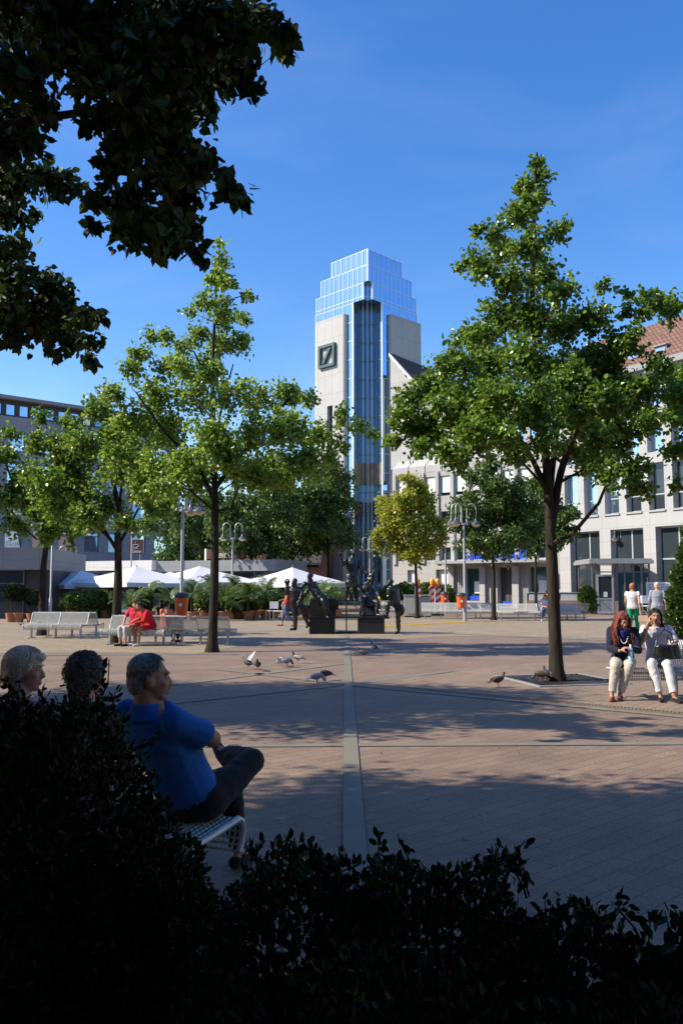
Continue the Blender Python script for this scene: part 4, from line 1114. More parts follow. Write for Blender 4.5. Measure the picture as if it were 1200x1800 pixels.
MB().box((kx(1083) + .055, -.02, 0), (W - .05, .03, .74)).build('base_panel', M['dark_metal'], kk)
for a, b in ((1041.5, 1046), (1046.5, 1056), (1078.5, 1083), (1126, 1138)):
    mb = MB()
    for i in range(6): mb.box((kx(a) + .06, -.045, KH - .47 + i * .072), (kx(b) - .06, -.01, KH - .43 + i * .072))
    mb.build('louvre', M['dark_metal'], kk)
dh = at(1065, 1010, 52).z
mb = MB(); a, b = kx(1047), kx(1078) - .06
mb.box((a, -.12, 0), (a + .12, -.06, dh)); mb.box((b - .12, -.12, 0), (b, -.06, dh)); mb.box((a + .12, -.12, dh - .12), (b - .12, -.06, dh)); mb.box((a + .12, -.12, .0), (b - .12, -.06, .1)); mb.box((a + .12, -.12, .85), (b - .12, -.06, .93))
dr = mb.build('door', M['frame_light'], kk)
MB().box((a + .12, -.095, .93), (b - .12, -.085, dh - .12)).build('pane', M['glass_dark'], dr)
MB().box((a + .12, -.1, .1), (b - .12, -.08, .85)).build('kick_panel', M['metal'], dr)
mb = MB(); mb.tube([(a + .14, -.11, .84), (b - .14, -.11, .12)], .012, 5); mb.build('brace', M['dark_metal'], dr)
MB().box((a + .42, -.103, 1.0), (a + .65, -.097, 1.32)).build('notice', M['white'], dr)
# door granite pier
MB().box((kx(1078) + .0, -.14, 0), (kx(1083), -.055, .75)).build('granite_pier', M['granite'], kk)
S0_ = at(924, 1032, 51); S0_.z = 0
sw = thing('stairwell_wall', 'low pink granite wall with white louvre panels beside the steel pavilion', 'wall', S0_, RAD(-3))
u = mpp(51); zg = at(960, 1056, 51).z; zz = at(960, 1042, 51).z; W = (1046 - 924) * u
MB().box((0, 0, 0), (W, .35, zg)).build('granite_base', M['granite'], sw, bevel=.01)
for p, q in ((930, 960), (984, 1012)):
    mb = MB()
    for i in range(5):
        z0 = zg + .02 + i * (zz - zg - .1) / 5
        mb.box(((p - 924) * u, .04, z0), ((q - 924) * u, .16, z0 + .065))
    mb.build('louvre', M['white'], sw)
MB().box((0.1, .165, zg + .002), (W - .2, .22, zz - .03)).build('back_panel', M['dark_metal'], sw)
MB().box((.1, .02, zz - .027), (W - .15, .3, zz + .04)).build('top_rail', M['frame_light'], sw)
def ivy(): 
    p = at(1034, 1045, 50.6)
    shrub('bushy green creeper hanging over the granite wall by the pavilion door', 'climbing_shrub', [(p.x - .1, p.y, 1.05, .55, .3, .55), (p.x + .1, p.y - .1, .55, .35, .25, .4), (p.x - .15, p.y, 1.4, .35, .25, .3)], .12, 3500, M['lime_dark'], LEAF_T)
ivy()
ps = at(1168, 1035, 50)
sg = thing('notice_board', 'large white printed board on posts at the right edge behind the potted conifer', 'sign', (ps.x, ps.y, 0), RAD(-6))
w = 1.1; MB().box((-w, 0, at(1168, 1055, 50).z), (w, .05, at(1168, 1023, 50).z)).build('board', M['white'], sg)
mb = MB(); mb.tube([(-w + .1, .08, 0), (-w + .1, .08, 2.2)], .03, 6); mb.tube([(w - .1, .08, 0), (w - .1, .08, 2.2)], .03, 6); mb.build('post', M['metal'], sg)
mb = MB()
zt_ = at(1168, 1023, 50).z
for i in range(9):
    x = -w + .12
    while x < w - .5:
        l_ = R.uniform(.12, .4); mb.box((x, -.006, zt_ - .16 - i * .1), (x + l_, -.001, zt_ - .12 - i * .1)); x += l_ + .08
mb.build('print_lines', M['frame'], sg)
# ------------------------------------------------------------------ street lamps
LAMPS = 'curved arm lamp posts of the square'
def shade_parts(root, x, y, z, s=1.0):
    b = MB(); b.lathe([(.03, .46), (.045, .30), (.06, .26), (.085, .2), (.15, .12), (.27, .02), (.28, 0), (.26, .0), (.1, .06)], 18)
    o = b.build('shade', M['lampgrey'], root, smooth=True, loc=(x, y, z)); o.scale = (s,) * 3
    g = MB(); g.lathe([(.02, -.13), (.10, -.12), (.17, -.07), (.21, -.01), (.2, .03), (.05, .05)], 16); g.build('bulb', M['bulb'], o, smooth=True)
def lamp(label, x, y, angs, H=5.6, rz=0.0, post=M['metal']):
    t = thing('street_lamp', label, 'lamp post', (x, y, 0), rz, LAMPS)
    mb = MB(); mb.lathe([(.10, 0), (.10, .9), (.085, .95), (.065, 1.0), (.055, H - 1.2), (.055, H - .95)], 14); mb.build('post', post, t, smooth=True)
    mb = MB(); mb.lathe([(.06, 0), (.13, .02), (.13, .1), (.06, .12)], 14); mb.build('collar', M['metal'], t, smooth=True, loc=(0, 0, H - 1.05))
    for a in angs:
        c, s = math.cos(RAD(a)), math.sin(RAD(a)); pts = []
        for u, z in ((.05, H - 1.0), (.13, H - .98), (.15, H - .85), (.15, H - .3)): pts.append((u * c, u * s, z))
        for k in range(9):
            q = math.pi * k / 8; pts.append(((.37 - .22 * math.cos(q)) * c, (.37 - .22 * math.cos(q)) * s, H - .26 + .24 * math.sin(q)))
        pts.append((.59 * c, .59 * s, H - .55))
        MB().tube(pts, .032, 8).build('arm', M['metal'], t, smooth=True)
        shade_parts(t, .59 * c, .59 * s, H - 1.02)
    return t
g = ground(817, 1092); LX, LY = g.x, g.y
lamp('lamp post with three bell shades carrying an orange litter bin in front of the bank', g.x, g.y, (0, 180, 222), at(817, 885, g.y).z)
p = at(1097, 1032, 57); lamp('lamp post with two bell shades rising behind the steel pavilion', p.x, p.y, (0, 180), 5.9)
p = at(408, 1032, 51); lamp('taller looking double lamp post next to the long maroon sign', p.x, p.y, (0, 180), 5.6, RAD(8))
p = at(469, 1032, 60); lamp('double lamp post right of the maroon sign in front of the dark trees', p.x, p.y, (0, 180), 5.6)
p = at(650, 1032, 66); lamp('slim lamp post with one shade showing at the foot of the tower', p.x, p.y, (180, 90), 5.6, RAD(5))
p = at(318, 1110, 30); lamp('lamp post seen from below with rounded shades hidden in the leaves over the orange bin', p.x, p.y, (0, 180, 60), 5.4, RAD(12))
p = at(783, 1032, 50); lamp('thin lamp post half hidden by the yellowing tree with the hanging bin', p.x, p.y, (0, 180), 5.3)
p = at(323, 1032, 62); lamp('small distant double lamp post over the cafe roof by the dark wall', p.x, p.y, (0, 180), 4.4)
p = at(118, 1032, 58); lamp('distant double lamp post before the windows of the grey office block', p.x, p.y, (0, 180), 4.5)
g = ground(88, 1094)
t = thing('flag_pole', 'plain pale grey pole standing between the two trees at the left', 'pole', g)
MB().lathe([(.075, 0), (.075, 1.1), (.045, 1.15), (.04, 5.2), (.0, 5.25)], 10).build('shaft', M['metal'], t, smooth=True)
g = at(230, 1032, 56)
t = thing('flag_pole', 'slender pole on the far side of the cafe behind the coffee cup sign', 'pole', (g.x, g.y, 0))
MB().lathe([(.05, 0), (.04, 6.5), (.0, 6.55)], 8).build('shaft', M['metal'], t, smooth=True)
# ------------------------------------------------------------------ wire benches
BENCH = 'white wire mesh benches'
def bench_proto(name='wire_bench', L_=1.9, fine=.032, seats=2, back=(-1, 1)):
    """x along the bench, +y is the front"""
    t = thing(name, 'x', 'bench')
    seat = [(.245, .28), (.275, .33), (.285, .385), (.27, .425), (.235, .445), (.15, .437), (0, .425), (-.12, .418)]
    back_ = [(-.135, .425), (-.185, .45), (-.225, .52), (-.27, .64), (-.315, .76), (-.345, .80), (-.385, .81), (-.405, .79)]
    def res(pr, d):
        out = [Vector((0, a, b)) for a, b in pr]; res_ = [out[0]]
        ln = sum((out[i + 1] - out[i]).length for i in range(len(out) - 1)); n = max(2, round(ln / d))
        for k in range(1, n + 1):
            s = ln * k / n; i = 0
            while i < len(out) - 2 and s > (out[i + 1] - out[i]).length: s -= (out[i + 1] - out[i]).length; i += 1
            e = (out[i + 1] - out[i]); res_.append(out[i] + e * min(1, s / e.length))
        return res_
    for nm, pr, xa, xb in (('seat', seat, -L_ / 2, L_ / 2),) + ((('backrest', back_, back[0] * L_ / 2, back[1] * L_ / 2),) if back else ()):
        pts = res(pr, fine); mb = MB(); n = int((xb - xa) / fine)
        for i in range(n + 1):
            x = xa + (xb - xa) * i / n; mb.tube([p + Vector((x, 0, 0)) for p in pts], .0062, 4)
        for p in pts: mb.tube([p + Vector((xa, 0, 0)), p + Vector((xb, 0, 0))], .0062, 4)
        mb.build(nm, M['bench'], t)
        for s in (xa - .012, xb + .012, 0.0):
            if s == 0.0 and (abs(xa) < .1 or abs(xb) < .1): continue
            MB().tube([Vector((s, a, b)) for a, b in pr], .019, 8).build('edge_tube', M['bench'], t, smooth=True)
    for s in (-L_ / 2 + .12, L_ / 2 - .12, 0):
        mb = MB(); mb.box((s - .025, -.05, .02), (s + .025, .03, .40)); mb.box((s - .025, -.24, 0), (s + .025, .2, .03)); mb.box((s - .02, -.30, .37), (s + .02, .22, .405))
        mb.build('leg', M['metal'], t, bevel=.004)
    MB().box((-L_ / 2 + .1, -.03, .345), (L_ / 2 - .1, .01, .369)).build('beam', M['metal'], t)
    return t
bp = bench_proto(); bp_half = bench_proto(back=(-1, 0)); bp_half2 = bench_proto(back=(0, 1)); bp_open = bench_proto(back=None)
def bench(first, x, y, rz, label): return place(bp, first, (x, y, 0), rz, label, BENCH)
place(bp_open, True, (-1.50, 4.50, 0), RAD(-24), 'wire bench in the shade under the three older people in the foreground', BENCH)
place(bp_half, True, (4.92, 12.35, 0), RAD(180), 'wire bench on which the two young women sit', BENCH)
g = ground(98, 1122); GX, GY = g.x, g.y
bench(True, g.x, g.y, RAD(172), 'empty wire bench at the far left facing the camera')
bench(False, g.x + .25, g.y + .85, RAD(-8), 'wire bench set back to back behind the empty one at the far left')
g = ground(240, 1134)
CX, CY = g.x, g.y
place(bp_half2, True, (g.x, g.y, 0), RAD(165), 'wire bench on which the couple in red sit', BENCH)
bench(False, g.x + .35, g.y + .85, RAD(-15), 'wire bench back to back behind the couple in red')
bench(False, g.x + 1.75, g.y + .3, RAD(-15), 'wire bench by the straight dark trunk next to the couple in red')
g = ground(775, 1088); bench(False, g.x, g.y, RAD(176), 'wire bench in front of the grey cabinet and lamp post')
bench(False, g.x + 2.0, g.y - .1, RAD(176), 'wire bench beneath the orange bin on the three armed lamp')
bench(False, g.x + 1.9, g.y + .85, RAD(-4), 'wire bench facing the bank behind the lamp post bench')
g = ground(910, 1091); bench(False, g.x, g.y, RAD(178), 'empty half of the bench row left of the man in the white shirt')
bench(False, g.x + 1.95, g.y, RAD(178), 'wire bench under the man in the white shirt')
bench(False, g.x + 2.6, g.y + .85, RAD(-2), 'wire bench behind the big right trunk facing the pavilion')
# ------------------------------------------------------------------ litter bins
BINS = 'orange litter bins'
def bin_proto():
    t = thing('litter_bin', 'x', 'litter bin')
    MB().lathe([(.02, 0), (.17, 0), (.185, .05), (.225, .56), (.235, .58), (.215, .58), (.16, .1), (.02, .08)], 20).build('body', M['orange'], t, smooth=True)
    MB().lathe([(.238, .56), (.245, .60), (.235, .66), (.19, .71), (.1, .735), (0.005, .74)], 20).build('hood', M['dark_metal'], t, smooth=True)
    MB().box((-.05, .18, .25), (.05, .30, .45)).build('bracket', M['metal'], t)
    MB().prism([(.06 * math.cos(i * math.pi / 5), .06 * math.sin(i * math.pi / 5)) for i in range(10)], 0, .005).build('badge', M['white'], t).matrix_basis = Matrix.Translation((0, -.212, .34)) @ Matrix.Rotation(RAD(86), 4, 'X')
    return t
b0 = bin_proto()
place(b0, True, (LX - .22, LY - .27, .62), 0, 'orange litter bin on the three armed lamp post', BINS)
p = at(781, 1060, 48); place(b0, False, (p.x, p.y, .62), 0, 'orange litter bin hanging near the red and white warning boards', BINS)
p = at(319, 1080, 29.6); place(b0, False, (p.x, p.y, .62), 0, 'orange litter bin by the bench next to the couple in red', BINS, 1.1)
# ------------------------------------------------------------------ warning boards and cabinet
def warn_proto():
    t = thing('warning_board', 'x', 'warning post')
    MB().box((-.13, -.02, .1), (.13, .02, 1.25)).build('board', M['white'], t, bevel=.008)
    mb = MB()
    for i in range(4):
        z0 = .22 + i * .27; mb.add([(-.128, -.024, z0), (.128, -.024, z0 + .16), (.128, -.024, z0 + .29), (-.128, -.024, z0 + .13)], [(0, 1, 2, 3)])
    mb.build('stripes', M['red'], t)
    MB().box((-.22, -.16, 0), (.22, .16, .1)).build('foot', M['dark_metal'], t, bevel=.01)
    MB().lathe([(.07, 0), (.07, .06), (.1, .08), (.105, .2), (.08, .28), (.03, .31), (.004, .31)], 14).build('lamp', M['amber'], t, smooth=True, loc=(0, 0, 1.25))
    return t
w0 = warn_proto()
for i, (px, Y, lb) in enumerate(((734, 47, 'red and white warning board behind the grey cabinet and slim trunk'), (759.5, 47, 'red and white warning board with amber lamp left in the standing pair'), (769, 47, 'red and white warning board with amber lamp nearest the hanging orange bin'))):
    p = at(px, 1050, Y); place(w0, i == 0, (p.x, p.y, 0), RAD(6 * i), lb, 'warning boards with amber lamps', 1.35)
g = at(734, 1080, 44.5)
t = thing('utility_cabinet', 'grey steel utility cabinet behind the slim trunk of the yellowing tree', 'cabinet', (g.x, g.y, 0), RAD(-3))
MB().box((-.72, 0, .08), (.05, .6, 1.15)).build('body', M['cabinet'], t, bevel=.01); MB().box((.053, .05, .08), (.72, .6, 1.1)).build('body', M['cabinet'], t, bevel=.01)
MB().box((-.76, -.04, 1.153), (.76, .65, 1.2)).build('lid', M['cabinet'], t, bevel=.01)
MB().box((-.6, -.02, .2), (-.06, -.002, 1.05)).build('door', M['cabinet'], t, bevel=.006); MB().box((-.7, .05, 0), (.7, .55, .078)).build('plinth', M['dark_metal'], t)
# yellow cable cover on the paving
a = ground(668, 1103); b = ground(820, 1094)
t = MB(); k = 14
for i in range(k):
    p = a.lerp(b, i / k); q = a.lerp(b, (i + .96) / k); d = (q - p); s = Vector((-d.y, d.x, 0)).normalized() * .12
    t.add([p - s, q - s, q + s, p + s, p - s * .45 + Vector((0, 0, .05)), q - s * .45 + Vector((0, 0, .05)), q + s * .45 + Vector((0, 0, .05)), p + s * .45 + Vector((0, 0, .05))], [(4, 5, 6, 7), (0, 1, 5, 4), (2, 3, 7, 6), (1, 2, 6, 5), (3, 0, 4, 7)])
tag(t.build('cable_cover', M['yellow'], loc=(0, 0, .005)), 'yellow cable cover strip lying across the paving right of the fountain', 'cable cover')
# ------------------------------------------------------------------ parasols
PAR = 'white parasols of the cafe terrace'
def parasol_proto():
    t = thing('parasol', 'x', 'parasol'); h = 2.35; zt = 1.05; zv = 2.12; ze = 2.0
    n = 8; mb = MB(); rings = []
    def sq(r, z, wav=0.0):
        out = []
        for i in range(4):
            a, b = [(-1, -1), (1, -1), (1, 1), (-1, 1)][i], [(1, -1), (1, 1), (-1, 1), (-1, -1)][i]
            for k in range(n):
                u = k / n; sag = 1 - .05 * math.sin(math.pi * u) * (r / h)
                out.append(Vector(((a[0] + (b[0] - a[0]) * u) * r * sag, (a[1] + (b[1] - a[1]) * u) * r * sag, z - .04 * math.sin(math.pi * u) * (r / h))))
        return out
    rs = [sq(h * u, zv + zt * (1 - u) ** 1.0 * (1 - .10 * math.sin(math.pi * u))) for u in (.02, .15, .3, .5, .75, 1.0)]
    k = 4 * n; vs = [v for r in rs for v in r]
    fs = [(j * k + i, (j + 1) * k + i, (j + 1) * k + (i + 1) % k, j * k + (i + 1) % k) for j in range(5) for i in range(k)] + [tuple(range(k))]
    MB().add(vs, fs).build('canopy', M['canvas'], t, smooth=False)
    r0, r1 = sq(h, zv - .002), sq(h * .995, zv - .26)
    MB().add(r0 + r1, [(i, k + i, k + (i + 1) % k, (i + 1) % k) for i in range(k)]).build('valance', M['canvas'], t)
    MB().lathe([(.035, 0), (.035, zv + zt - .05), (.05, zv + zt - .02), (.01, zv + zt + .1)], 10).build('pole', M['frame_light'], t, smooth=True)
    mb = MB()
    for i in range(4):
        a = [(-1, -1), (1, -1), (1, 1), (-1, 1)][i]; mb.tube([(0, 0, zv + zt - .1), (a[0] * h * .98, a[1] * h * .98, zv - .05)], .018, 5)
    mb.build('ribs', M['frame_light'], t)
    MB().box((-.4, -.4, 0), (.4, .4, .12)).build('base', M['dark_metal'], t, bevel=.02)
    return t
p0 = parasol_proto()
for i, (px, py, Y, rz, sc, lb) in enumerate(((106, 1000, 52, 40, .95, 'white parasol at the far left half hidden behind another'), (143, 999, 48, 48, 1.0, 'white parasol directly right of the leftmost one'), (240, 992, 46, 52, 1.12, 'large white parasol behind the forked tree and the couple in red'), (352, 992, 51, 44, 1.15, 'white parasol under the long maroon sign'), (514, 994, 48, 50, .98, 'white parasol behind the bronze fountain figures'), (300, 1002, 56, 30, .9, 'white parasol partly hidden between two larger ones'))):
    p = at(px, py, Y); o = place(p0, i == 0, (p.x, p.y, 0), RAD(rz), lb, PAR, sc)
    o.scale = (sc, sc, (p.z - .1) / (3.17))
# ------------------------------------------------------------------ potted palms and terrace plants
def palm_proto(seed, n, L_, trunk_h, arch):
    rr = random.Random(seed)
    t = thing('potted_palm', 'x', 'potted palm')
    MB().lathe([(.02, 0), (.2, 0), (.27, .38), (.31, .40), (.31, .47), (.27, .47), (.24, .40), (.02, .38)], 18).build('pot', M['terracotta'], t, smooth=True)
    mb = MB(); mb.tube([(0, 0, .38), (.02, 0, .4 + trunk_h * .5), (0, .02, .42 + trunk_h)], [.09, .08, .07], 8); mb.build('trunk', M['bark'], t, smooth=True)
    fr = MB(); st = MB(); c = Vector((0, .02, .42 + trunk_h))
    for i in range(n):
        a = 2 * math.pi * i / n * 2.4 + rr.uniform(-.2, .2); el = rr.uniform(.15, 1.35); L = L_ * rr.uniform(.75, 1.1)
        h = Vector((math.cos(a), math.sin(a), 0)); pts = []; d = h * math.cos(el) + Vector((0, 0, math.sin(el))); p = c.copy(); K = 9
        for k in range(K + 1):
            pts.append(p.copy()); p = p + d * (L / K); d = (d + Vector((0, 0, -arch * (k + 2) / K * .28))).normalized()
        st.tube(pts, [.012 - .001 * k for k in range(K + 1)], 4)
        side = h.cross(Vector((0, 0, 1)))
        for k in range(2, K * 3):
            u = k / 3; j = int(u); f = u - j
            if j >= K: break
            q = pts[j].lerp(pts[j + 1], f); tg = (pts[j + 1] - pts[j]).normalized()
            ll = .42 * math.sin(math.pi * min(1, .12 + .85 * k / (K * 3))) * L_ / 1.4
            for s in (-1, 1):
                e = (side * s * .85 + tg * .65 + Vector((0, 0, rr.uniform(-.25, .15)))).normalized()
                w = tg * .016
                fr.add([q - w, q + e * ll * .5 - w * 1.1 + Vector((0, 0, .02)), q + e * ll - Vector((0, 0, .05)), q + e * ll * .5 + w * 1.1 + Vector((0, 0, .02)), q + w], [(0, 1, 2, 3, 4)])
    st.build('stalks', M['palm'], t); fr.build('fronds', M['palm'], t)
    return t
pa = palm_proto(1, 17, 1.5, .5, 1.0); pb = palm_proto(2, 15, 1.2, .9, 1.35)
PALM = 'potted palms along the cafe terrace'
seen = set()
plist = [(230, 41, .8, 'a', 'in front of the large parasol'), (265, 42, .9, 'b', 'behind the head of the woman in red'), (300, 43, 0.84, 'a', 'behind the person in salmon'), (338, 40.5, 0.92, 'b', 'just left of the straight dark trunk'), (352, 44, 1.05, 'a', 'hidden behind the straight dark trunk'), (393, 40.5, 0.97, 'a', 'with a terracotta pot right of the straight dark trunk'), (415, 43, 1.05, 'b', 'under the double lamp'), (437, 41, .9, 'b', 'low with a small pot right of the double lamp'), (449, 41.5, 0.97, 'a', 'between the two double lamps'), (466, 42.5, 1.01, 'b', 'with the largest pot near the walking woman'), (548, 43, 1.01, 'a', 'behind the reclining bronze figure'), (570, 41, 0.88, 'b', 'behind the tall bronze man on the left'), (592, 43, 0.97, 'a', 'with its pot between the fountain plinths'), (285, 46, 1.09, 'a', 'tall one deep in the terrace'), (205, 44, .8, 'b', 'beside the forked tree trunk'), (372, 47, 1.09, 'b', 'at the back under the maroon sign'), (176, 44, .75, 'a', 'left of the forked tree trunk'), (500, 47, 0.92, 'b', 'at the back under the right parasol')]
for i, (px, Y, sc, k, tx) in enumerate(plist):
    p = at(px, 1060, Y); pr = pa if k == 'a' else pb
    place(pr, k not in seen, (p.x, p.y, 0), RAD(37 * i), ('feathery' if k == 'a' else 'bushy') + ' potted palm ' + tx, PALM, sc); seen.add(k)
TER = 'dark potted shrubs screening the terrace'
tl = [(130, 43, .9, 1.3), (160, 43.5, .8, 1.5), (185, 43.8, .8, 1.4), (245, 45, .9, 1.6), (320, 45, .9, 1.6), (360, 42.2, .75, 1.5), (380, 43, .85, 1.7), (405, 42, .7, 1.4), (425, 43.5, .9, 1.8), (445, 44, .8, 1.6), (480, 44, .7, 1.5), (535, 45, .8, 1.4), (560, 44.5, .7, 1.6)]
desc = ['left of the pale pole', 'beneath the second parasol', 'close to the forked trunk', 'behind the forked trunk', 'behind the orange bin', 'touching the straight dark trunk', 'one pot right of the straight trunk', 'before the maroon sign', 'under the double lamp', 'beyond the double lamp', 'near the walking woman', 'behind the bronze ring bearer', 'behind the reclining figure']
for (px, Y, r, h), dsc in zip(tl, desc):
    p = at(px, 1060, Y)
    s = shrub('dark green potted shrub ' + dsc, 'potted_shrub', [(p.x, p.y, .4 + h * .36, r * .75, r * .7, h * .36), (p.x + .2, p.y, .7, r * .6, r * .5, .42)], .13, 2600, M['lime_dark'], LEAF_T, TER, droop=.2)
    MB().lathe([(.02, 0), (.22, 0), (.30, .42), (.33, .45), (.30, .5), (.02, .46)], 14).build('pot', M['terracotta'], s, smooth=True).location = Vector((p.x, p.y, 0)) - s.location
for i, (px, py) in enumerate(((22, 1040), (35, 1042), (58, 1050))):
    p = at(px, py, 38.5)
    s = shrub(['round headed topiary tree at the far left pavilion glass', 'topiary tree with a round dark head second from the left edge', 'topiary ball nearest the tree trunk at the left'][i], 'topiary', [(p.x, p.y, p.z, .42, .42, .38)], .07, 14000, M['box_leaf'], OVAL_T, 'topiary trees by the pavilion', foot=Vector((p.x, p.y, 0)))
    MB().lathe([(.02, 0), (.2, 0), (.26, .36), (.28, .42), (.02, .40)], 14).build('pot', M['terracotta'], s, smooth=True)
# shrubs at the foot of the tower
for i, (px, py, r, h) in enumerate(((690, 1045, 1.1, 1.5), (712, 1040, 1.0, 1.7), (755, 1042, 1.2, 1.7), (775, 1045, .9, 1.6))):
    p = at(px, py, 56)
    shrub(['low dark bush beside the yellow shirted person', 'dark bush behind the yellowing tree on its left', 'dark bush behind the pair of warning boards', 'dark bush by the hanging orange bin'][i], 'evergreen_bush', [(p.x, p.y, h * .55, r, r * .7, h * .55)], .16, 3300, M['lime_dark'], LEAF_T, 'dark bushes below the bank', droop=.1)
p = at(735, 1032, 54)
t = thing('planter_wall', 'low pink granite edging in front of the dark bushes below the bank', 'planter', (p.x, p.y, 0), 0)
MB().box((-3.2, 0, 0), (2.0, .3, .75)).build('kerb_stone', M['granite'], t, bevel=.01)
# potted conifer at the right edge
p = at(1228, 1100, 19.0); p.z = 0; Yc = 19.0
def rel(px, py): q = at(px, py, Yc); return q
bx_ = []
for px, py, r in ((1202, 1015, 22), (1200, 1055, 26), (1212, 975, 20), (1196, 1092, 26), (1225, 1085, 36), (1232, 1025, 34), (1218, 935, 18), (1235, 975, 30), (1222, 895, 10), (1245, 1060, 40), (1215, 1040, 30), (1230, 920, 16)):
    q = rel(px, py); rm = r * mpp(Yc); bx_.append((q.x, q.y, q.z, rm, rm, rm * 1.05))
s = shrub('tall bushy conifer in a blue pot at the right edge', 'potted_conifer', bx_, .10, 14000, M['thuja'], OVAL_T, droop=-.6, foot=Vector((p.x, p.y, 0)))
MB().lathe([(.02, 0), (.30, 0), (.40, .46), (.44, .5), (.44, .58), (.38, .58), (.36, .5), (.02, .48)], 22).build('pot', M['bluepot'], s, smooth=True)
# cafe chairs
def chair_proto():
    t = thing('cafe_chair', 'x', 'chair')
    MB().box((-.22, -.22, .43), (.22, .22, .46)).build('seat', M['white'], t, bevel=.01)
    MB().box((-.22, -.25, .55), (.22, -.225, .88)).build('backrest', M['white'], t, bevel=.01)
    for a in (-.2, .2):
        for b in (-.22, .2): MB().tube([(a, b, 0), (a, b, .43 if b > 0 else .86)], .015, 6).build('leg', M['metal'], t)
    return t
c0_ = chair_proto()
for i, (px, Y, rz, lb) in enumerate(((478, 40.5, 30, 'pale cafe chair left of the walking woman'), (490, 40, 80, 'cafe chair hidden behind the walking woman'), (1118, 46, 150, 'cafe chair by the pavilion glass left of the grey dress'), (1140, 46, 190, 'cafe chair in front of the white printed board'))):
    p = at(px, 1060, Y); place(c0_, i == 0, (p.x, p.y, 0), RAD(rz), lb, 'pale cafe chairs', 1.05 if i < 2 else 1.3)
# ------------------------------------------------------------------ people
V = Vector
def J_sit(**k):
    J = dict(pelvis=V((0, 0, .53)), waist=V((0, -.03, .68)), chest=V((0, -.04, .88)), neck=V((0, -.03, 1.06)), head=V((0, .01, 1.19)),
             shL=V((-.175, -.03, 1.00)), shR=V((.175, -.03, 1.00)), elL=V((-.23, .06, .75)), elR=V((.23, .06, .75)), haL=V((-.12, .28, .66)), haR=V((.12, .28, .66)),
             hipL=V((-.09, .03, .51)), hipR=V((.09, .03, .51)), knL=V((-.10, .45, .50)), knR=V((.10, .45, .50)), anL=V((-.10, .43, .09)), anR=V((.10, .43, .09)), toL=V((-.12, .58, .03)), toR=V((.12, .58, .03)))
    J.update({a: V(b) for a, b in k.items()}); return J
def J_stand(**k):
    J = dict(pelvis=V((0, 0, .95)), waist=V((0, 0, 1.09)), chest=V((0, -.01, 1.27)), neck=V((0, -.01, 1.45)), head=V((0, .03, 1.59)),
             shL=V((-.175, -.01, 1.40)), shR=V((.175, -.01, 1.40)), elL=V((-.23, -.04, 1.12)), elR=V((.23, -.04, 1.12)), haL=V((-.22, .08, .87)), haR=V((.22, .08, .87)),
             hipL=V((-.09, 0, .90)), hipR=V((.09, 0, .90)), knL=V((-.09, .04, .49)), knR=V((.09, .04, .49)), anL=V((-.09, -.02, .085)), anR=V((.09, -.02, .085)), toL=V((-.10, .14, .03)), toR=V((.10, .14, .03)))
    J.update({a: V(b) for a, b in k.items()}); return J
def frame_of(f, up=V((0, 0, 1))):
    f = V(f).normalized(); r = f.cross(V(up)).normalized(); u = r.cross(f).normalized()
    m = Matrix((r, f, u)).transposed(); return m
def sect(c, side, upv, rx, ry, n=16, p=2.3):
    s = side.normalized(); f = upv.cross(s).normalized()
    out = []
    for i in range(n):
        t = 2 * math.pi * i / n; a, b = math.cos(t), math.sin(t)
        a = math.copysign(abs(a) ** (2 / p), a); b = math.copysign(abs(b) ** (2 / p), b)
        out.append(c + s * a * rx + f * b * ry)
    return out
def torso(mb, J, e=0.0, w=1.0, g=1.0, lo=0, hi=6, hem=0.0):
    hs = J['hipR'] - J['hipL']; ss = J['shR'] - J['shL']; ms = (hs.normalized() + ss.normalized())
    hm = (J['hipR'] + J['hipL']) / 2; sm = (J['shR'] + J['shL']) / 2
    up0 = (J['waist'] - J['pelvis']).normalized(); up1 = (J['chest'] - J['waist']).normalized(); up2 = (J['neck'] - J['chest']).normalized()
    S = [(J['pelvis'] - up0 * (.09 + hem), hs, up0, .145 * w, .105 * g), (J['pelvis'], hs, up0, .168 * w, .118 * g), (J['waist'], ms, up0, .142 * w, .108 * g),
         (J['chest'], ss, up1, .160 * w, .118 * g), ((J['chest'] + sm) / 2 + up2 * .02, ss, up2, .168 * w, .108), (sm + up2 * .035, ss, up2, .125 * w, .075), (J['neck'] + up2 * .02, ss, up2, .062, .06)]
    mb.loft([sect(c, s, u, rx + e, ry + e) for c, s, u, rx, ry in S[lo:hi + 1]])
def hand(mb, w, d, n, s=1.0, side=1, curl=.5):
    """palm with four unequal bent fingers and a thumb off its side; d: towards the fingers, n: out of the palm, side: thumb side"""
    d = V(d).normalized(); n = (V(n) - d * V(n).dot(d)).normalized(); c = d.cross(n) * side
    m = Matrix((c, d, n)).transposed()
    mb.ell(V(w) + d * .045 * s, (.040 * s, .055 * s, .017 * s), m, 10)
    for i, (o, L) in enumerate(((.030, .070), (.011, .080), (-.009, .074), (-.028, .058))):
        p = V(w) + d * (.082 - .006 * abs(i - 1.3)) * s + c * o * s; a = curl * (.35 + .1 * i); pts = [p - d * .02 * s, p]
        for seg in (.48, .30, .22):
            q = d * math.cos(a) + n * math.sin(a); pts.append(pts[-1] + (q + c * o * 1.5).normalized() * L * seg * s); a += curl * .75
        mb.tube(pts, [.0088 * s, .0088 * s, .0082 * s, .0076 * s, .0062 * s], 7)
    p = V(w) + d * .025 * s + c * .030 * s; q = p + (c * .75 + d * .65 + n * .25).normalized() * .038 * s; r = q + (c * .25 + d * .9 + n * .35).normalized() * .032 * s
    mb.tube([p - c * .015 * s, p, q, r], [.012 * s, .0115 * s, .0098 * s, .0072 * s], 7)
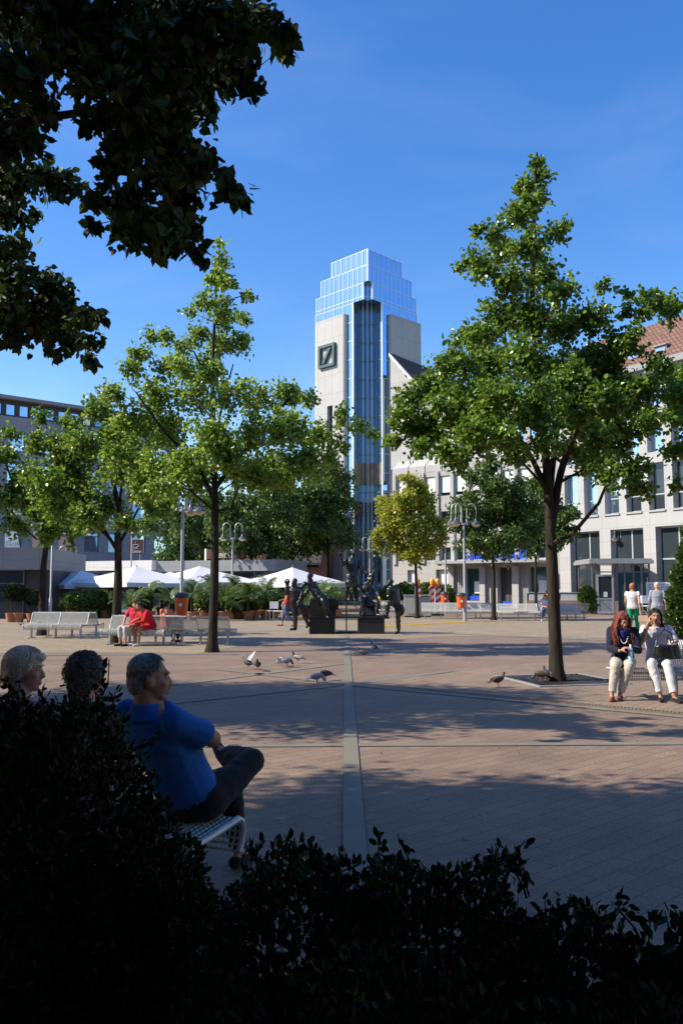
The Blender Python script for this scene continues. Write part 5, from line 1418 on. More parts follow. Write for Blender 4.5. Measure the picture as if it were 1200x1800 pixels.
def head_shape(mb, J, f, s=.95, up=V((0, 0, 1))):
    m = frame_of(f, up); h = J['head']
    def e(c, r, n=14): mb.ell(h + m @ (V(c) * s), V(r) * s, m, n)
    e((0, -.015, .035), (.076, .097, .085), 20); e((0, .03, -.03), (.062, .068, .085), 18); e((0, .045, -.085), (.044, .042, .035)); e((0, .068, -.102), (.024, .022, .02))
    e((0, .083, .032), (.050, .016, .014)); e((.038, .066, -.025), (.024, .022, .022)); e((-.038, .066, -.025), (.024, .022, .022))
    mb.tube([h + m @ (V((0, .088, .022)) * s), h + m @ (V((0, .103, -.005)) * s), h + m @ (V((0, .112, -.03)) * s)], [.008 * s, .011 * s, .014 * s], 8)
    e((0, .108, -.033), (.019, .015, .012)); e((0, .086, -.064), (.027, .014, .009)); e((0, .083, -.077), (.022, .014, .009))
    for x in (-1, 1): e((.076 * x, -.008, -.012), (.009, .022, .034), 10); e((.079 * x, -.018, -.0), (.012, .012, .024), 8)
    mb.limb([J['neck'] - V((0, 0, .03)), h + m @ (V((0, -.025, -.05)) * s)], [.062, .054], 12)
    return m
def face_parts(body, J, m, s=.95, lips=True, brow=None):
    h = J['head']
    for x in (-1, 1):
        w = MB(); w.ell(h + m @ (V((.031 * x, 0.083, .008)) * s), (.0115 * s, .008 * s, .0048 * s), m, 10); o = w.build('eye', M['eye_white'], body, smooth=True)
        w = MB(); w.ell(h + m @ (V((.031 * x, .0895, .008)) * s), (.0066 * s, .0045 * s, .0052 * s), m, 8); w.build('iris', M['eye_dark'], body, smooth=True)
        if brow is not None:
            w = MB(); w.tube([h + m @ (V((x * a, b, c)) * s) for a, b, c in ((.016, .099, .027), (.032, .094, .033), (.048, .079, .026))], [.003, .0042, .002], 6); w.build('eyebrow', brow, body, smooth=True)
    if lips:
        w = MB(); w.ell(h + m @ (V((0, .096, -.0655)) * s), (.022 * s, .0065 * s, .0055 * s), m, 10); w.ell(h + m @ (V((0, .094, -.076)) * s), (.018 * s, .0065 * s, .006 * s), m, 10); w.build('mouth', M['lip'], body, smooth=True)
def person(label, loc, rotz, J, skin='skin', face=(0, 1, 0), top=None, sleeve=.45, bottom=None, leg=.96, shoe=None, hair=None, voxel=.011, w=1.0, g=1.0, scale=1.0, hands=True, features=False, hand_dirs=None, skirt=None, brow=None, group=None, arm_w=1.0, hem=0.0, hup=V((0,0,1))):
    t = thing('person', label, 'person', loc, rotz, group); t.scale = (scale,) * 3
    b = MB(); torso(b, J, -.006, w, g)
    for s in 'LR':
        a, e, h = J['sh' + s], J['el' + s], J['ha' + s]
        b.limb([a, (a + e) / 2, e], [.052 * arm_w, .046 * arm_w, .039 * arm_w]); b.limb([e, e.lerp(h, .35), h], [.038 * arm_w, .037 * arm_w, .025])
        if hands:
            hd, hn = (hand_dirs or {}).get(s, ((h - e).normalized(), V((0, -.4, -1))))
            hand(b, h, hd, hn, 1.0, (1 if s == 'L' else -1), .55)
        a, k, n = J['hip' + s], J['kn' + s], J['an' + s]
        b.limb([a, (a + k) / 2, k], [.085, .072, .054]); b.limb([k, k.lerp(n, .3), n], [.052, .052, .034])
        to = J['to' + s]; d = (to - n); d.z = 0
        if d.length > .01: d = d.normalized()
        b.limb([n - d * .03 - V((0, 0, .045)), n.lerp(to, .55) - V((0, 0, .01)), to], [.032, .034, .022], 8)
    m = head_shape(b, J, face, up=hup)
    body = b.organic('body', M[skin] if isinstance(skin, str) else skin, t, voxel, 5)
    if features: face_parts(body, J, m, brow=brow)
    if top is not None:
        c = MB(); torso(c, J, .020, w, g, 0, 5, hem - .03)
        for s in 'LR':
            a, e, h = J['sh' + s], J['el' + s], J['ha' + s]
            if sleeve <= 0: c.ell(a, (.055, .055, .055)); continue
            if sleeve <= .5:
                q = a.lerp(e, sleeve * 2); c.ell(a, (.058 * arm_w,) * 3); c.tube([a, q], [.059 * arm_w, (.064 - .004 * sleeve * 2) * arm_w], 12)
            else:
                q = e.lerp(h, (sleeve - .5) * 2); c.limb([a, (a + e) / 2, e], [.065, .058, .050]); c.tube([e, e.lerp(q, .4), q], [.05, .047, .036], 12)
        c.organic('top', top, t, voxel, 4, folds=.009)
    if bottom is not None:
        c = MB(); torso(c, J, .006, w, g, 0, 2)
        for s in 'LR':
            a, k, n = J['hip' + s], J['kn' + s], J['an' + s]
            if leg <= .5:
                q = a.lerp(k, leg * 2); c.ell(a, (.094,) * 3); c.tube([a, q], [.096, .082], 14)
            else:
                q = k.lerp(n, (leg - .5) * 2); c.limb([a, (a + k) / 2, k], [.096, .083, .066]); c.tube([k, k.lerp(q, .35), q], [.065, .062, .050], 14)
        c.organic('trousers', bottom, t, voxel, 4, folds=.009, freq=11)
    if skirt is not None:
        c = MB(); hm = J['pelvis']; k = (J['knL'] + J['knR']) / 2
        c.loft([sect(J['waist'], V((1, 0, 0)), V((0, 0, 1)), .155 * w, .125), sect(hm, V((1, 0, 0)), V((0, 0, 1)), .20 * w, .155), sect(hm.lerp(k, .8), V((1, 0, 0)), V((0, 0, 1)), .235, .18)])
        c.organic('skirt', skirt, t, voxel, 3, folds=.012)
    if shoe is not None:
        for s in 'LR':
            n, to = J['an' + s], J['to' + s]; d = V((to.x - n.x, to.y - n.y, 0)); d = d.normalized() if d.length > .01 else V((0, 1, 0))
            c = MB(); z = min(n.z - .05, to.z + .01); hp = V((n.x, n.y, z)) - d * .045
            c.limb([hp, V((n.x, n.y, z)).lerp(to, .5), to + d * .02], [.038, .041, .032], 12); c.organic('shoe', shoe, t, .008, 3)
    if hair is not None: hair(t, J, m)
    return t
def strands(mb, h, m, n, seed, rr, length, r0=.0035, part=0.0, s=.95, lo=-.02, jit=.012, back=True):
    """locks that run from the crown over the skull and hang to a length"""
    q = random.Random(seed)
    for _ in range(n):
        a = q.uniform(0, 2 * math.pi); x, y = math.cos(a), math.sin(a)
        L = length(a, q)
        if L <= 0: continue
        pts = []
        K = 7
        for k in range(K):
            u = k / (K - 1); el = math.pi / 2 * (1 - u * L)
            R_ = rr * (1 + q.uniform(-.01, .02))
            if el >= 0: p = V((x * math.cos(el) * .80 * R_, y * math.cos(el) * R_ - .012, .04 + .088 * math.sin(el) * R_ / .1))
            else: p = V((x * .80 * R_ * (1 + el * .12), y * R_ - .012, .04 + el * .11))
            pts.append(h + m @ ((p + V((q.uniform(-1, 1), q.uniform(-1, 1), q.uniform(-1, 1))) * jit * u * .6) * s))
        mb.tube(pts, [r0, r0 * 1.2, r0 * 1.2, r0 * 1.2, r0, r0 * .8, r0 * .3], 4)
def hair_cap(t, J, m, mt, vol=1.0, nape=1.0, n=240, seed=1, s=.95, front=.06, jit=.012, extra=None, r0=.0036, lk=1.0):
    h = J['head']; c = MB()
    c.ell(h + m @ (V((0, -.024, .052)) * s), V((.081 * vol, .096 * vol, .080 * vol)) * s, m, 18)
    c.ell(h + m @ (V((0, -.062, -.012)) * s), V((.072 * vol, .056 * vol, .080 * nape)) * s, m, 14)
    if extra: extra(c, h, m, s)
    o = c.organic('hair', mt, t, .008, 4)
    c = MB()
    def ln(a, q):
        y = math.sin(a)
        if y > .55: return q.uniform(.45, .62)
        if y > .1: return q.uniform(.75, 1.0)
        return q.uniform(1.2, 1.9) * nape * lk
    strands(c, h, m, n, seed, .101 * vol, ln, r0, jit=jit, s=s); c.build('locks', mt, o, smooth=True)
    return o
H_grey = hairmat('grey hair', (0.09, 0.087, 0.083), (0.30, 0.29, 0.28)); H_blond = hairmat('pale blond hair', (0.40, 0.30, 0.18), (0.74, 0.64, 0.47))
H_dark = hairmat('black hair', (0.008, 0.007, 0.006), (0.028, 0.022, 0.018)); H_red = hairmat('auburn hair', (0.10, 0.020, 0.010), (0.27, 0.065, 0.03)); H_brown = hairmat('brown hair', (0.035, 0.02, 0.012), (0.09, 0.055, 0.03)); H_curl = hairmat('grey brown curls', (0.04, 0.03, 0.025), (0.16, 0.13, 0.115)); H_ginger = hairmat('ginger blond hair', (0.30, 0.10, 0.03), (0.5, 0.25, 0.09))
def short(mt, seed, vol=1.0, nape=.9, n=160): return lambda t, J, m: hair_cap(t, J, m, mt, vol, nape, n, seed)

# --- the man in blue, legs crossed, arms folded
C_blue = cloth('royal blue polo shirt', (0.012, 0.105, 0.36), .12, .5, 9); C_char = cloth('dark charcoal trousers', (0.018, 0.015, 0.016), .2, .5, 10)
base = V((-.80, 4.30, 0))
def W(*p): return V(p) - base
J = dict(pelvis=W(-.785, 4.34, .565), waist=W(-.83, 4.26, .72), chest=W(-.885, 4.16, .90), neck=W(-.945, 4.08, 1.05), head=W(-.935, 4.08, 1.175),
         shL=W(-1.07, 4.21, .99), shR=W(-.795, 4.01, .98), elL=W(-.98, 4.44, .82), elR=W(-.640, 4.20, .865), haL=W(-.74, 4.33, .90), haR=W(-.84, 4.42, .90),
         hipL=W(-.82, 4.39, .53), hipR=W(-.68, 4.29, .54), knL=W(-.63, 4.76, .55), knR=W(-.485, 4.60, .675), anL=W(-.60, 4.96, .10), anR=W(-.66, 4.86, .66), toL=W(-.55, 5.10, .03), toR=W(-.73, 4.99, .68))
person('grey haired bearded man in a blue polo shirt sitting cross legged at the hedge', base, 0, J, 'skin_tan', (.93, .36, -.03), C_blue, .38, C_char, .97, cloth('dark leather shoe', (0.012, 0.01, 0.009), .2), lambda t, J, m: hair_cap(t, J, m, H_grey, .99, .98, 620, 4, r0=.0022, jit=.006, lk=.74), .009, .93, 1.0, features=True, hem=-.105, brow=H_grey, hand_dirs={'L': (V((.6, -.4, .1)), V((-.3, -.6, 0))), 'R': (V((-.8, .5, 0)), V((.3, -.6, 0)))}, arm_w=1.15)
bd = [o for o in COL.objects if o.name.startswith('person')][-1]
mb = MB(); m = frame_of((.93, .36, -.03)); h = J['head']
for c, r in (((0, .064, -.094), (.034, .030, .026)), ((.030, .056, -.086), (.016, .022, .020)), ((-.030, .056, -.086), (.016, .022, .020)), ((0, .097, -.051), (.026, .009, .006))):
    mb.ell(h + m @ (V(c) * .95), V(r) * .95, m, 12)
H_beard = hairmat('grey beard', (0.13, 0.10, 0.085), (0.26, 0.23, 0.21), .7)
mb.organic('beard', H_beard, bd, .005, 2)
# collar of the polo shirt
mb = MB(); cpt = J['neck'] - V((0, 0, .02)); mb.loft([sect(cpt + V((0, 0, z)), V((.83, -.55, 0)), V((0, 0, 1)), a, b) for z, a, b in ((-.05, .105, .095), (-.01, .084, .080), (.03, .074, .072))]); mb.organic('collar', C_blue, bd, .008, 2)
# --- blond woman
C_pink = cloth('pink blouse', (0.50, 0.22, 0.34), .12, .4, 9); C_beige = cloth('beige jacket', (0.40, 0.34, 0.28), .12, .4, 9); C_lt = cloth('light trousers', (0.40, 0.37, 0.33)); C_navy = cloth('navy cloth', (0.02, 0.025, 0.05))
def bob(c, h, m, s):
    c.ell(h + m @ (V((0, -.015, .06)) * s), V((.096, .112, .092)) * s, m, 16); c.ell(h + m @ (V((0, -.065, -.005)) * s), V((.086, .070, .105)) * s, m, 14)
    c.ell(h + m @ (V((.0, .070, .082)) * s), V((.062, .050, .030)) * s, m, 12)
    for x in (-1, 1): c.ell(h + m @ (V((.072 * x, .0, .035)) * s), V((.022, .055, .055)) * s, m, 10)
person('woman with short blond hair and pink blouse at the far left of the shaded bench', (-1.80, 4.72, -.05), RAD(-15), J_sit(head=(.01, .01, 1.20)), 'skin', (.97, .40, -.05), C_pink, .45, C_navy, .97, C_navy, lambda t, J, m: hair_cap(t, J, m, H_blond, 1.17, .95, 520, 5, extra=bob, r0=.003, jit=.012), .009, .98, 1.05, features=True, brow=H_blond)
ob = [o for o in COL.objects if o.name.startswith('person')][-1]
mb = MB(); mb.limb([V((math.cos(a) * .075, -.03 + math.sin(a) * .085, 1.045 + .02 * math.sin(a + 2))) for a in [i * math.pi / 8 for i in range(17)]], [.007] * 17, 6); mb.build('necklace', M['white'], ob, smooth=True)
# --- woman with curls
def curls(t, J, m):
    h = J['head']; c = MB(); q = random.Random(3); s = .95
    c.ell(h + m @ (V((0, -.02, .045)) * s), V((.092, .105, .090)) * s, m, 16); c.ell(h + m @ (V((0, -.06, -.02)) * s), V((.085, .06, .085)) * s, m, 14)
    for _ in range(190):
        d = V((q.gauss(0, 1), q.gauss(0, 1) - .3, q.gauss(0, 1) + .35)).normalized()
        if d.y > .55 and d.z < .45: continue
        c.ell(h + m @ (V((d.x * .094, -.03 + d.y * .108, .03 + d.z * .106)) * s), (q.uniform(.011, .02),) * 3, None, 7)
    o = c.organic('hair', H_curl, t, .0065, 1)
    w = MB()
    for _ in range(520):
        d = V((q.gauss(0, 1), q.gauss(0, 1) - .3, q.gauss(0, 1) + .35)).normalized()
        if d.y > .5 and d.z < .45: continue
        p = h + m @ (V((d.x * .100, -.03 + d.y * .113, .03 + d.z * .112)) * s); dd = (m @ d); sd = dd.orthogonal().normalized(); s2 = dd.cross(sd); r = q.uniform(.006, .013); a0 = q.uniform(0, 6)
        w.tube([p + sd * math.cos(a0 + k) * r + s2 * math.sin(a0 + k) * r + dd * (.003 * k + q.uniform(0, .006)) for k in range(6)], [.0022] * 5 + [.001], 4)
    w.build('locks', H_curl, o, smooth=True)
person('woman with dark grey curls sitting between the blond woman and the man in blue', (-1.37, 4.50, -.055), RAD(-12), J_sit(head=(0, .01, 1.185)), 'skin', (.15, .99, -.1), C_beige, .98, C_lt, .97, C_navy, curls, .009, 1.02, 1.1)

# --- two young women on the right bench
C_jeansl = cloth('light khaki trousers', (0.44, 0.41, 0.34), .1, .55, 12); C_white = cloth('white cotton', (0.55, 0.545, 0.54), .05, .4, 11); C_blk = cloth('dark navy cardigan', (0.012, 0.014, 0.035), .2, .4); C_blue2 = cloth('bright blue top', (0.008, 0.02, 0.20), .1)
def redhair(t, J, m):
    h = J['head']; s = .95
    def ex(c, h, m, s):
        c.ell(h + m @ (V((0, -.02, .05)) * s), V((.090, .105, .088)) * s, m, 16)
    o = hair_cap(t, J, m, H_red, 1.06, .95, 160, 6, extra=ex)
    c = MB(); q = random.Random(6)
    for i in range(340):                       # long locks falling over both shoulders
        x = q.choice((-1, 1, 1)); a = q.uniform(-.9, .55)
        p0 = h + m @ (V((x * .03, -.01 + a * .02, .135)) * s); p1 = h + m @ (V((x * (.085 + q.uniform(0, .02)), a * .09, .04)) * s); p2 = h + m @ (V((x * (.094 + q.uniform(0, .03)), a * .10 + .015, -.10)) * s)
        p3 = V((p2.x + x * q.uniform(-.01, .05), p2.y + q.uniform(-.03, .05), p2.z - q.uniform(.06, .12))); p4 = V((p3.x + q.uniform(-.03, .03), p3.y + q.uniform(-.02, .05), p3.z - q.uniform(.05, .20)))
        c.tube([p0, p1, p2, p3, p4], [.0035, .0045, .005, .0045, .0012], 4)
    c.build('long_locks', H_red, o, smooth=True)
def darkhair(t, J, m):
    h = J['head']; s = .95
    o = hair_cap(t, J, m, H_dark, 1.06, 1.0, 160, 7)
    c = MB(); q = random.Random(8)
    for i in range(320):
        x = q.choice((-1, 1)); a = q.uniform(-.95, .25)
        p0 = h + m @ (V((x * .02 - .01, -.0 + a * .02, .135)) * s); p1 = h + m @ (V((x * (.082 + q.uniform(0, .015)), a * .09, .03)) * s); p2 = h + m @ (V((x * (.086 + q.uniform(0, .02)), a * .10 - .01, -.10)) * s)
        p3 = V((p2.x + q.uniform(-.03, .03), p2.y + q.uniform(-.02, .04), p2.z - q.uniform(.05, .10))); p4 = V((p3.x + q.uniform(-.03, .03), p3.y + q.uniform(-.01, .05), p3.z - q.uniform(.02, .16)))
        c.tube([p0, p1, p2, p3, p4], [.0035, .0045, .005, .004, .0012], 4)
    c.build('long_locks', H_dark, o, smooth=True)
rx = at(1090, 1100, 12.45)
J = J_sit(pelvis=(0, .0, .52), waist=(0, .0, .66), chest=(0, .05, .85), neck=(0, .10, 1.02), head=(.0, .155, 1.135), shL=(-.165, .08, .97), shR=(.165, .08, .97), elL=(-.20, .18, .70), elR=(.20, .17, .72), haL=(-.06, .34, .74), haR=(.085, .33, .70), knL=(-.04, .45, .50), knR=(.16, .46, .49), anL=(.10, .40, .09), anR=(.22, .48, .09), toL=(.15, .54, .03), toR=(.25, .62, .03))
person('young woman with long auburn hair and dark cardigan looking down at her hands', (rx.x, 12.40, 0), RAD(168), J, 'skin', (-.25, .85, -.50), C_blk, .98, C_jeansl, .95, cloth('strappy brown sandal', (0.20, 0.07, 0.04)), redhair, .009, .92, .95, features=True, brow=H_red, hand_dirs={'L': (V((.7, .5, .1)), V((0, -.3, -1))), 'R': (V((-.5, .6, .1)), V((0, .2, -1)))})
pr_ = [o for o in COL.objects if o.name.startswith('person')][-1]
mb = MB(); mb.loft([sect(J['waist'].lerp(J['neck'], u) + V((0, .045 + .01 * u, 0)), V((1, 0, 0)), V((0, 0, 1)), .055, .085) for u in (.0, .5, .9)]); mb.organic('blouse', C_blue2, pr_, .01, 3)
mb = MB()
for i in range(22):
    u = i / 21; a = (u - .5) * 2
    mb.ell(V((a * .085, .155 + .07 * (1 - a * a), 1.0 - .20 * (1 - abs(a) ** 2.2))), (.008,) * 3, None, 6)
mb.build('bead_necklace', M['white'], pr_)
rb = at(1150, 1100, 12.5)
J = J_sit(pelvis=(0, -.02, .52), waist=(0, -.06, .67), chest=(0, -.07, .88), neck=(.0, -.04, 1.05), head=(.015, .0, 1.18), elR=(.255, .08, .80), haR=(.155, .14, 1.08), elL=(-.25, .06, .76), haL=(-.05, .29, .72), knL=(-.03, .45, .51), knR=(.19, .44, .52), anL=(-.07, .58, .09), anR=(.10, .50, .09), toL=(-.10, .73, .03), toR=(.12, .65, .03))
person('dark haired young woman in white trousers holding a hand to her ear', (rb.x, 12.42, 0), RAD(172), J, 'skin_tan', (.12, .99, -.02), C_white, .42, C_white, .95, cloth('black flat shoe', (0.012, 0.012, 0.012), .2), darkhair, .009, .92, .95, features=True, brow=H_dark, hand_dirs={'R': (V((-.25, -.1, 1)), V((-1, -.2, 0))), 'L': (V((.8, .3, -.1)), V((0, -.2, -1)))})
# what they hold
t = thing('water_bottle', 'pale blue plastic water bottle in the hand of the auburn haired woman', 'bottle', (rx.x - .02, 12.0, .56), RAD(5)); t.rotation_euler = (RAD(-12), RAD(5), 0)
M['bottle'] = mat('pale blue plastic', (0.30, 0.52, 0.62), .15, 0, .06, 6)
MB().lathe([(.005, 0), (.03, 0), (.034, .01), (.034, .07), (.031, .08), (.034, .09), (.034, .15), (.028, .18), (.014, .205), (.013, .22)], 16).build('body', M['bottle'], t, smooth=True); MB().lathe([(.015, .218), (.016, .22), (.016, .238), (.004, .24)], 12).build('cap', M['white'], t, smooth=True)
t = thing('handbag', 'shiny black leather handbag on the lap of the dark haired woman', 'handbag', (rb.x - .0, 12.13, .585), RAD(-8))
M['leather'] = mat('black patent leather', (0.012, 0.012, 0.013), .22, 0, .3, 9, .5, 14)
mb = MB(); mb.loft([[V((a * (.22 - .05 * u) + .02 * math.sin(7 * a + u), b * (.10 - .03 * u), u * .20 + .012 * math.sin(9 * a))) for a, b in [(math.cos(k * math.pi / 10), math.sin(k * math.pi / 10)) for k in range(20)]] for u in (0, .3, .6, .85, 1)]); mb.organic('body', M['leather'], t, .009, 6)
mb = MB(); mb.limb([V((-.13, 0, .19)), V((-.10, .04, .30)), V((.02, .10, .42)), V((.12, .12, .36)), V((.14, .03, .19))], [.009] * 5, 8); mb.build('strap', M['leather'], t, smooth=True)
# --- couple in red
C_red = cloth('red jersey', (0.52, 0.015, 0.02), .1); C_dred = cloth('crimson blouse', (0.42, 0.015, 0.05), .1); C_grey = cloth('light grey leggings', (0.45, 0.46, 0.48)); C_jean = cloth('blue jeans', (0.045, 0.075, 0.16), .2, .4)
trainer = cloth('white trainer', (0.7, 0.7, 0.7)); dshoe = cloth('black shoe', (0.015, 0.015, 0.016))
px_ = at(240, 1100, CY)
person('woman in crimson blouse and light grey trousers turned to the man in red', (px_.x - .05, CY - .02, 0), RAD(150), J_sit(head=(-.10, .10, 1.14), neck=(-.05, .03, 1.04), elR=(.22, .14, .76), haR=(.05, .38, .58), haL=(-.08, .40, .56)), 'skin', (-.75, .6, -.2), C_dred, .4, C_grey, .85, dshoe, short(H_brown, 12, 1.1, 1.3), .014, .95, 1.1)
px_ = at(260, 1100, CY)
person('man in red long sleeved jersey and red shorts leaning towards the woman', (px_.x + .1, CY - .08, 0), RAD(135), J_sit(waist=(0, .05, .66), chest=(0, .16, .84), neck=(0, .28, .98), head=(.0, .37, 1.09), shL=(-.18, .24, .93), shR=(.18, .24, .93), elL=(-.2, .34, .68), elR=(.22, .36, .68), haL=(-.05, .55, .62), haR=(.10, .60, .58), knL=(-.12, .43, .50), knR=(.14, .44, .50), toR=(.15, .58, .03)), 'skin_tan', (.3, .9, -.3), C_red, .98, C_red, .40, trainer, short(H_dark, 13), .014, 1.05, 1.05)
px_ = at(293, 1080, CY + .95)
person('person in a salmon shirt sitting with the back turned beside the orange bin', (px_.x, CY + .95, 0), RAD(-30), J_sit(), 'skin', (0, 1, -.1), cloth('salmon shirt', (0.72, 0.24, 0.15)), .45, C_jean, .97, dshoe, short(H_dark, 14), .016, 1.0, 1.1, scale=.93, hands=True)
# --- walkers and other sitters
walkJ = dict(knR=(.09, .18, .50), anR=(.09, .28, .10), toR=(.1, .44, .05), knL=(-.09, .04, .49), anL=(-.09, -.30, .16), toL=(-.10, -.18, .04), elL=(-.23, .05, 1.12), haL=(-.20, .22, .92), elR=(.23, -.14, 1.12), haR=(.24, -.12, .86))
g = ground(506, 1101)
person('woman in red sleeveless top and blue jeans walking past the terrace', g, RAD(85), J_stand(elR=(.22, .08, 1.14), haR=(.10, .30, 1.10), **{k: v for k, v in walkJ.items() if k not in ('elR', 'haR')}), 'skin', (0, 1, 0), C_red, 0, C_jean, .86, cloth('brown sandal', (0.25, 0.09, 0.05)), short(H_brown, 15, 1.05), .015, 1.0, 1.05, scale=.985)
t = thing('shoulder_bag', 'black bag slung behind the woman in red sleeveless top', 'bag', (g.x + .18, g.y - .18, .95), 0); mb = MB(); mb.ell((0, 0, .12), (.15, .09, .15)); mb.organic('body', C_blk, t, .012, 3); mb = MB(); mb.tube([(-.1, 0, .2), (-.12, .1, .36), (-.08, .16, .48)], .012, 6); mb.build('strap', C_blk, t)
p = at(663, 1060, 45)
person('person in yellow shirt and blue cap sitting behind the fountain', (p.x, 45, 0), RAD(110), J_sit(), 'skin', (0, 1, 0), cloth('yellow shirt', (0.75, 0.55, 0.03)), .45, C_jean, .97, trainer, short(mat('blue cap', (0.02, 0.06, 0.35), .8), 16), .018, 1.05, 1.1, scale=1.05)
g = ground(690, 1083); 
bench(False, p.x + .35, 45.05, RAD(180), 'wire bench behind the fountain under the yellow shirted person')
g = ground(910, 1091); p = at(957, 1060, g.y)
person('man in white shirt and blue jeans sitting with folded hands by the big right trunk', (p.x, g.y - .02, 0), RAD(172), J_sit(waist=(0, .02, .67), chest=(0, .06, .86), neck=(0, .12, 1.02), head=(0, .18, 1.14), shL=(-.18, .10, .97), shR=(.18, .10, .97), elL=(-.22, .2, .72), elR=(.22, .2, .72), haL=(-.04, .36, .70), haR=(.05, .37, .68), knL=(-.16, .44, .5), knR=(.16, .44, .5), anL=(-.2, .42, .09), anR=(.2, .42, .09), toL=(-.24, .58, .03), toR=(.24, .58, .03)), 'skin', (0, .9, -.35), cloth('white shirt', (0.55, 0.56, 0.6)), .4, C_jean, .97, trainer, short(H_dark, 17), .016, 1.05, 1.05)
p = at(961, 1050, 46)
person('dark clothed person behind the granite wall above the man in the white shirt', (p.x, 46, 0), RAD(20), J_sit(), 'skin_tan', (0, 1, 0), cloth('dark green jacket', (0.02, 0.04, 0.03)), .98, C_navy, .97, dshoe, short(H_dark, 18), .02, scale=1.1, hands=False)
g = ground(1113, 1119)
C_green = cloth('bright green trousers', (0.005, 0.28, 0.13), .08)
person('woman in white top and bright green trousers walking away with a beige handbag', g, RAD(-28), J_stand(**walkJ), 'skin', (.1, .99, 0), C_white, .18, C_green, .93, dshoe, short(H_ginger, 19, 1.08, 1.0), .013, 1.0, 1.05, scale=1.02)
t = thing('handbag', 'beige boxy handbag hanging from the hand of the woman in green trousers', 'handbag', (g.x + .26, g.y - .24, .48), RAD(-30))
C_bag = mat('beige leather', (0.42, 0.30, 0.20), .5, 0, .1, 6, .2, 20)
MB().box((-.16, -.07, 0), (.16, .07, .22)).build('body', C_bag, t, bevel=.02); MB().tube([(-.09, 0, .215), (-.08, 0, .33), (0, 0, .38), (.08, 0, .33), (.09, 0, .215)], .01, 6).build('handle', C_bag, t, smooth=True)
g2 = at(1156, 1100, 28.2); g2.z = 0
C_dress = cloth('grey blue shirt dress', (0.26, 0.28, 0.33), .1)
person('blond woman in grey belted shirt dress and white leggings walking beside the green trousers', g2, RAD(-10), J_stand(**walkJ), 'skin', (.1, .99, 0), C_dress, .6, C_white, .88, trainer, short(H_blond, 20, 1.1, .9), .013, 1.02, 1.05, scale=1.04, skirt=C_dress)
mb = MB(); mb.loft([sect(V((0, 0, z)), V((1, 0, 0)), V((0, 0, 1)), .163, .135) for z in (1.06, 1.105)]); mb.build('belt', C_dress, [o for o in COL.objects if o.name.startswith('person')][-1], smooth=True)
t = thing('shoulder_bag', 'red bag at the side of the woman in the grey dress', 'bag', (g2.x + .30, g2.y - .15, .70), 0); mb = MB(); mb.ell((0, 0, .13), (.09, .13, .15)); mb.organic('body', C_red, t, .012, 3); MB().tube([(0, -.08, .25), (-.06, 0, .6), (-.10, .02, .74)], .011, 6).build('strap', C_red, t)

# ------------------------------------------------------------------ bronze fountain group
FO = ground(600, 1114.5); U = mpp(FO.y) / 4
F_ = thing('bronze_fountain', 'bronze fountain group with black plinths and bridge slab in the middle of the square', 'fountain', (FO.x, FO.y, 0))
def S(x, y, d=0.0): return V(((x - 480) * U, d, (778 - y) * U))
def sbox(x0, x1, y0, y1, d0, d1, nm='plinth', bev=.015):
    a = S(x0, y1); b = S(x1, y0); return MB().box((a.x, d0, a.z), (b.x, d1, b.z)).build(nm, M['plinth'], F_, bevel=bev)
sbox(256, 435, 669, 778, 0, 1.0); sbox(596, 780, 669, 778, 0, 1.0)
sbox(254, 782, 656, 668.5, -.03, 1.05, 'bridge_slab', .006)
sbox(258, 440, 532, 655.5, .45, 1.1)
mb = MB(); a = S(600, 655.5); mb.loft([[S(x, y, d) for x, y, d in ((604, 655.5, .3), (758, 655.5, .3), (758, 655.5, 1.0), (604, 655.5, 1.0))], [S(x, y, d) for x, y, d in ((612, 600, .35), (735, 600, .35), (735, 600, .95), (612, 600, .95))], [S(x, y, d) for x, y, d in ((622, 556, .42), (690, 556, .42), (690, 556, .85), (622, 556, .85))]])
mb.build('rock', M['plinth'], F_, bevel=.03)
mb = MB(); mb.tube([S(440, 546, .6), S(604, 546, .6)], .028, 8); mb.tube([S(515, 546, .6), S(515, 656, .6)], .022, 8); mb.tube([S(515, 669, .4), S(515, 778, .4)], .022, 8); mb.build('rail', M['bronze'], F_, smooth=True)
mb = MB(); mb.box(tuple(S(440, 778, .1)), tuple(S(592, 766, .9))); mb.build('basin', M['plinth'], F_)
def bfig(name, parent, joints, coat=None, vox=.014, face=(0, -1, 0), parts=(), head_s=1.0, hup=V((0, 0, 1))):
    J = {k: (S(*v) if not isinstance(v, Vector) else v) for k, v in joints.items()}
    b = MB(); torso(b, J, .015, 1.08, 1.2)
    for s in 'LR':
        b.limb([J['sh' + s], J['el' + s]], [.075, .062]); b.limb([J['el' + s], J['ha' + s]], [.062, .042])
        hand(b, J['ha' + s], (J['ha' + s] - J['el' + s]), V((0, -1, .2)), 1.25, 1 if s == 'L' else -1, .4)
        b.limb([J['hip' + s], J['kn' + s]], [.11, .078]); b.limb([J['kn' + s], J['kn' + s].lerp(J['an' + s], .3), J['an' + s]], [.076, .078, .05])
        b.limb([J['an' + s] - V((0, 0, .03)), J['to' + s]], [.045, .032], 8)
    head_shape(b, J, face, 1.02 * head_s, hup)
    m = frame_of(face, hup); b.ell(J['head'] + m @ V((0, -.03, .05)), (.09, .10, .085), m)
    for p in parts: p(b, J)
    return b.organic(name, M['bronze'], parent, vox, 2, folds=.022, freq=8)
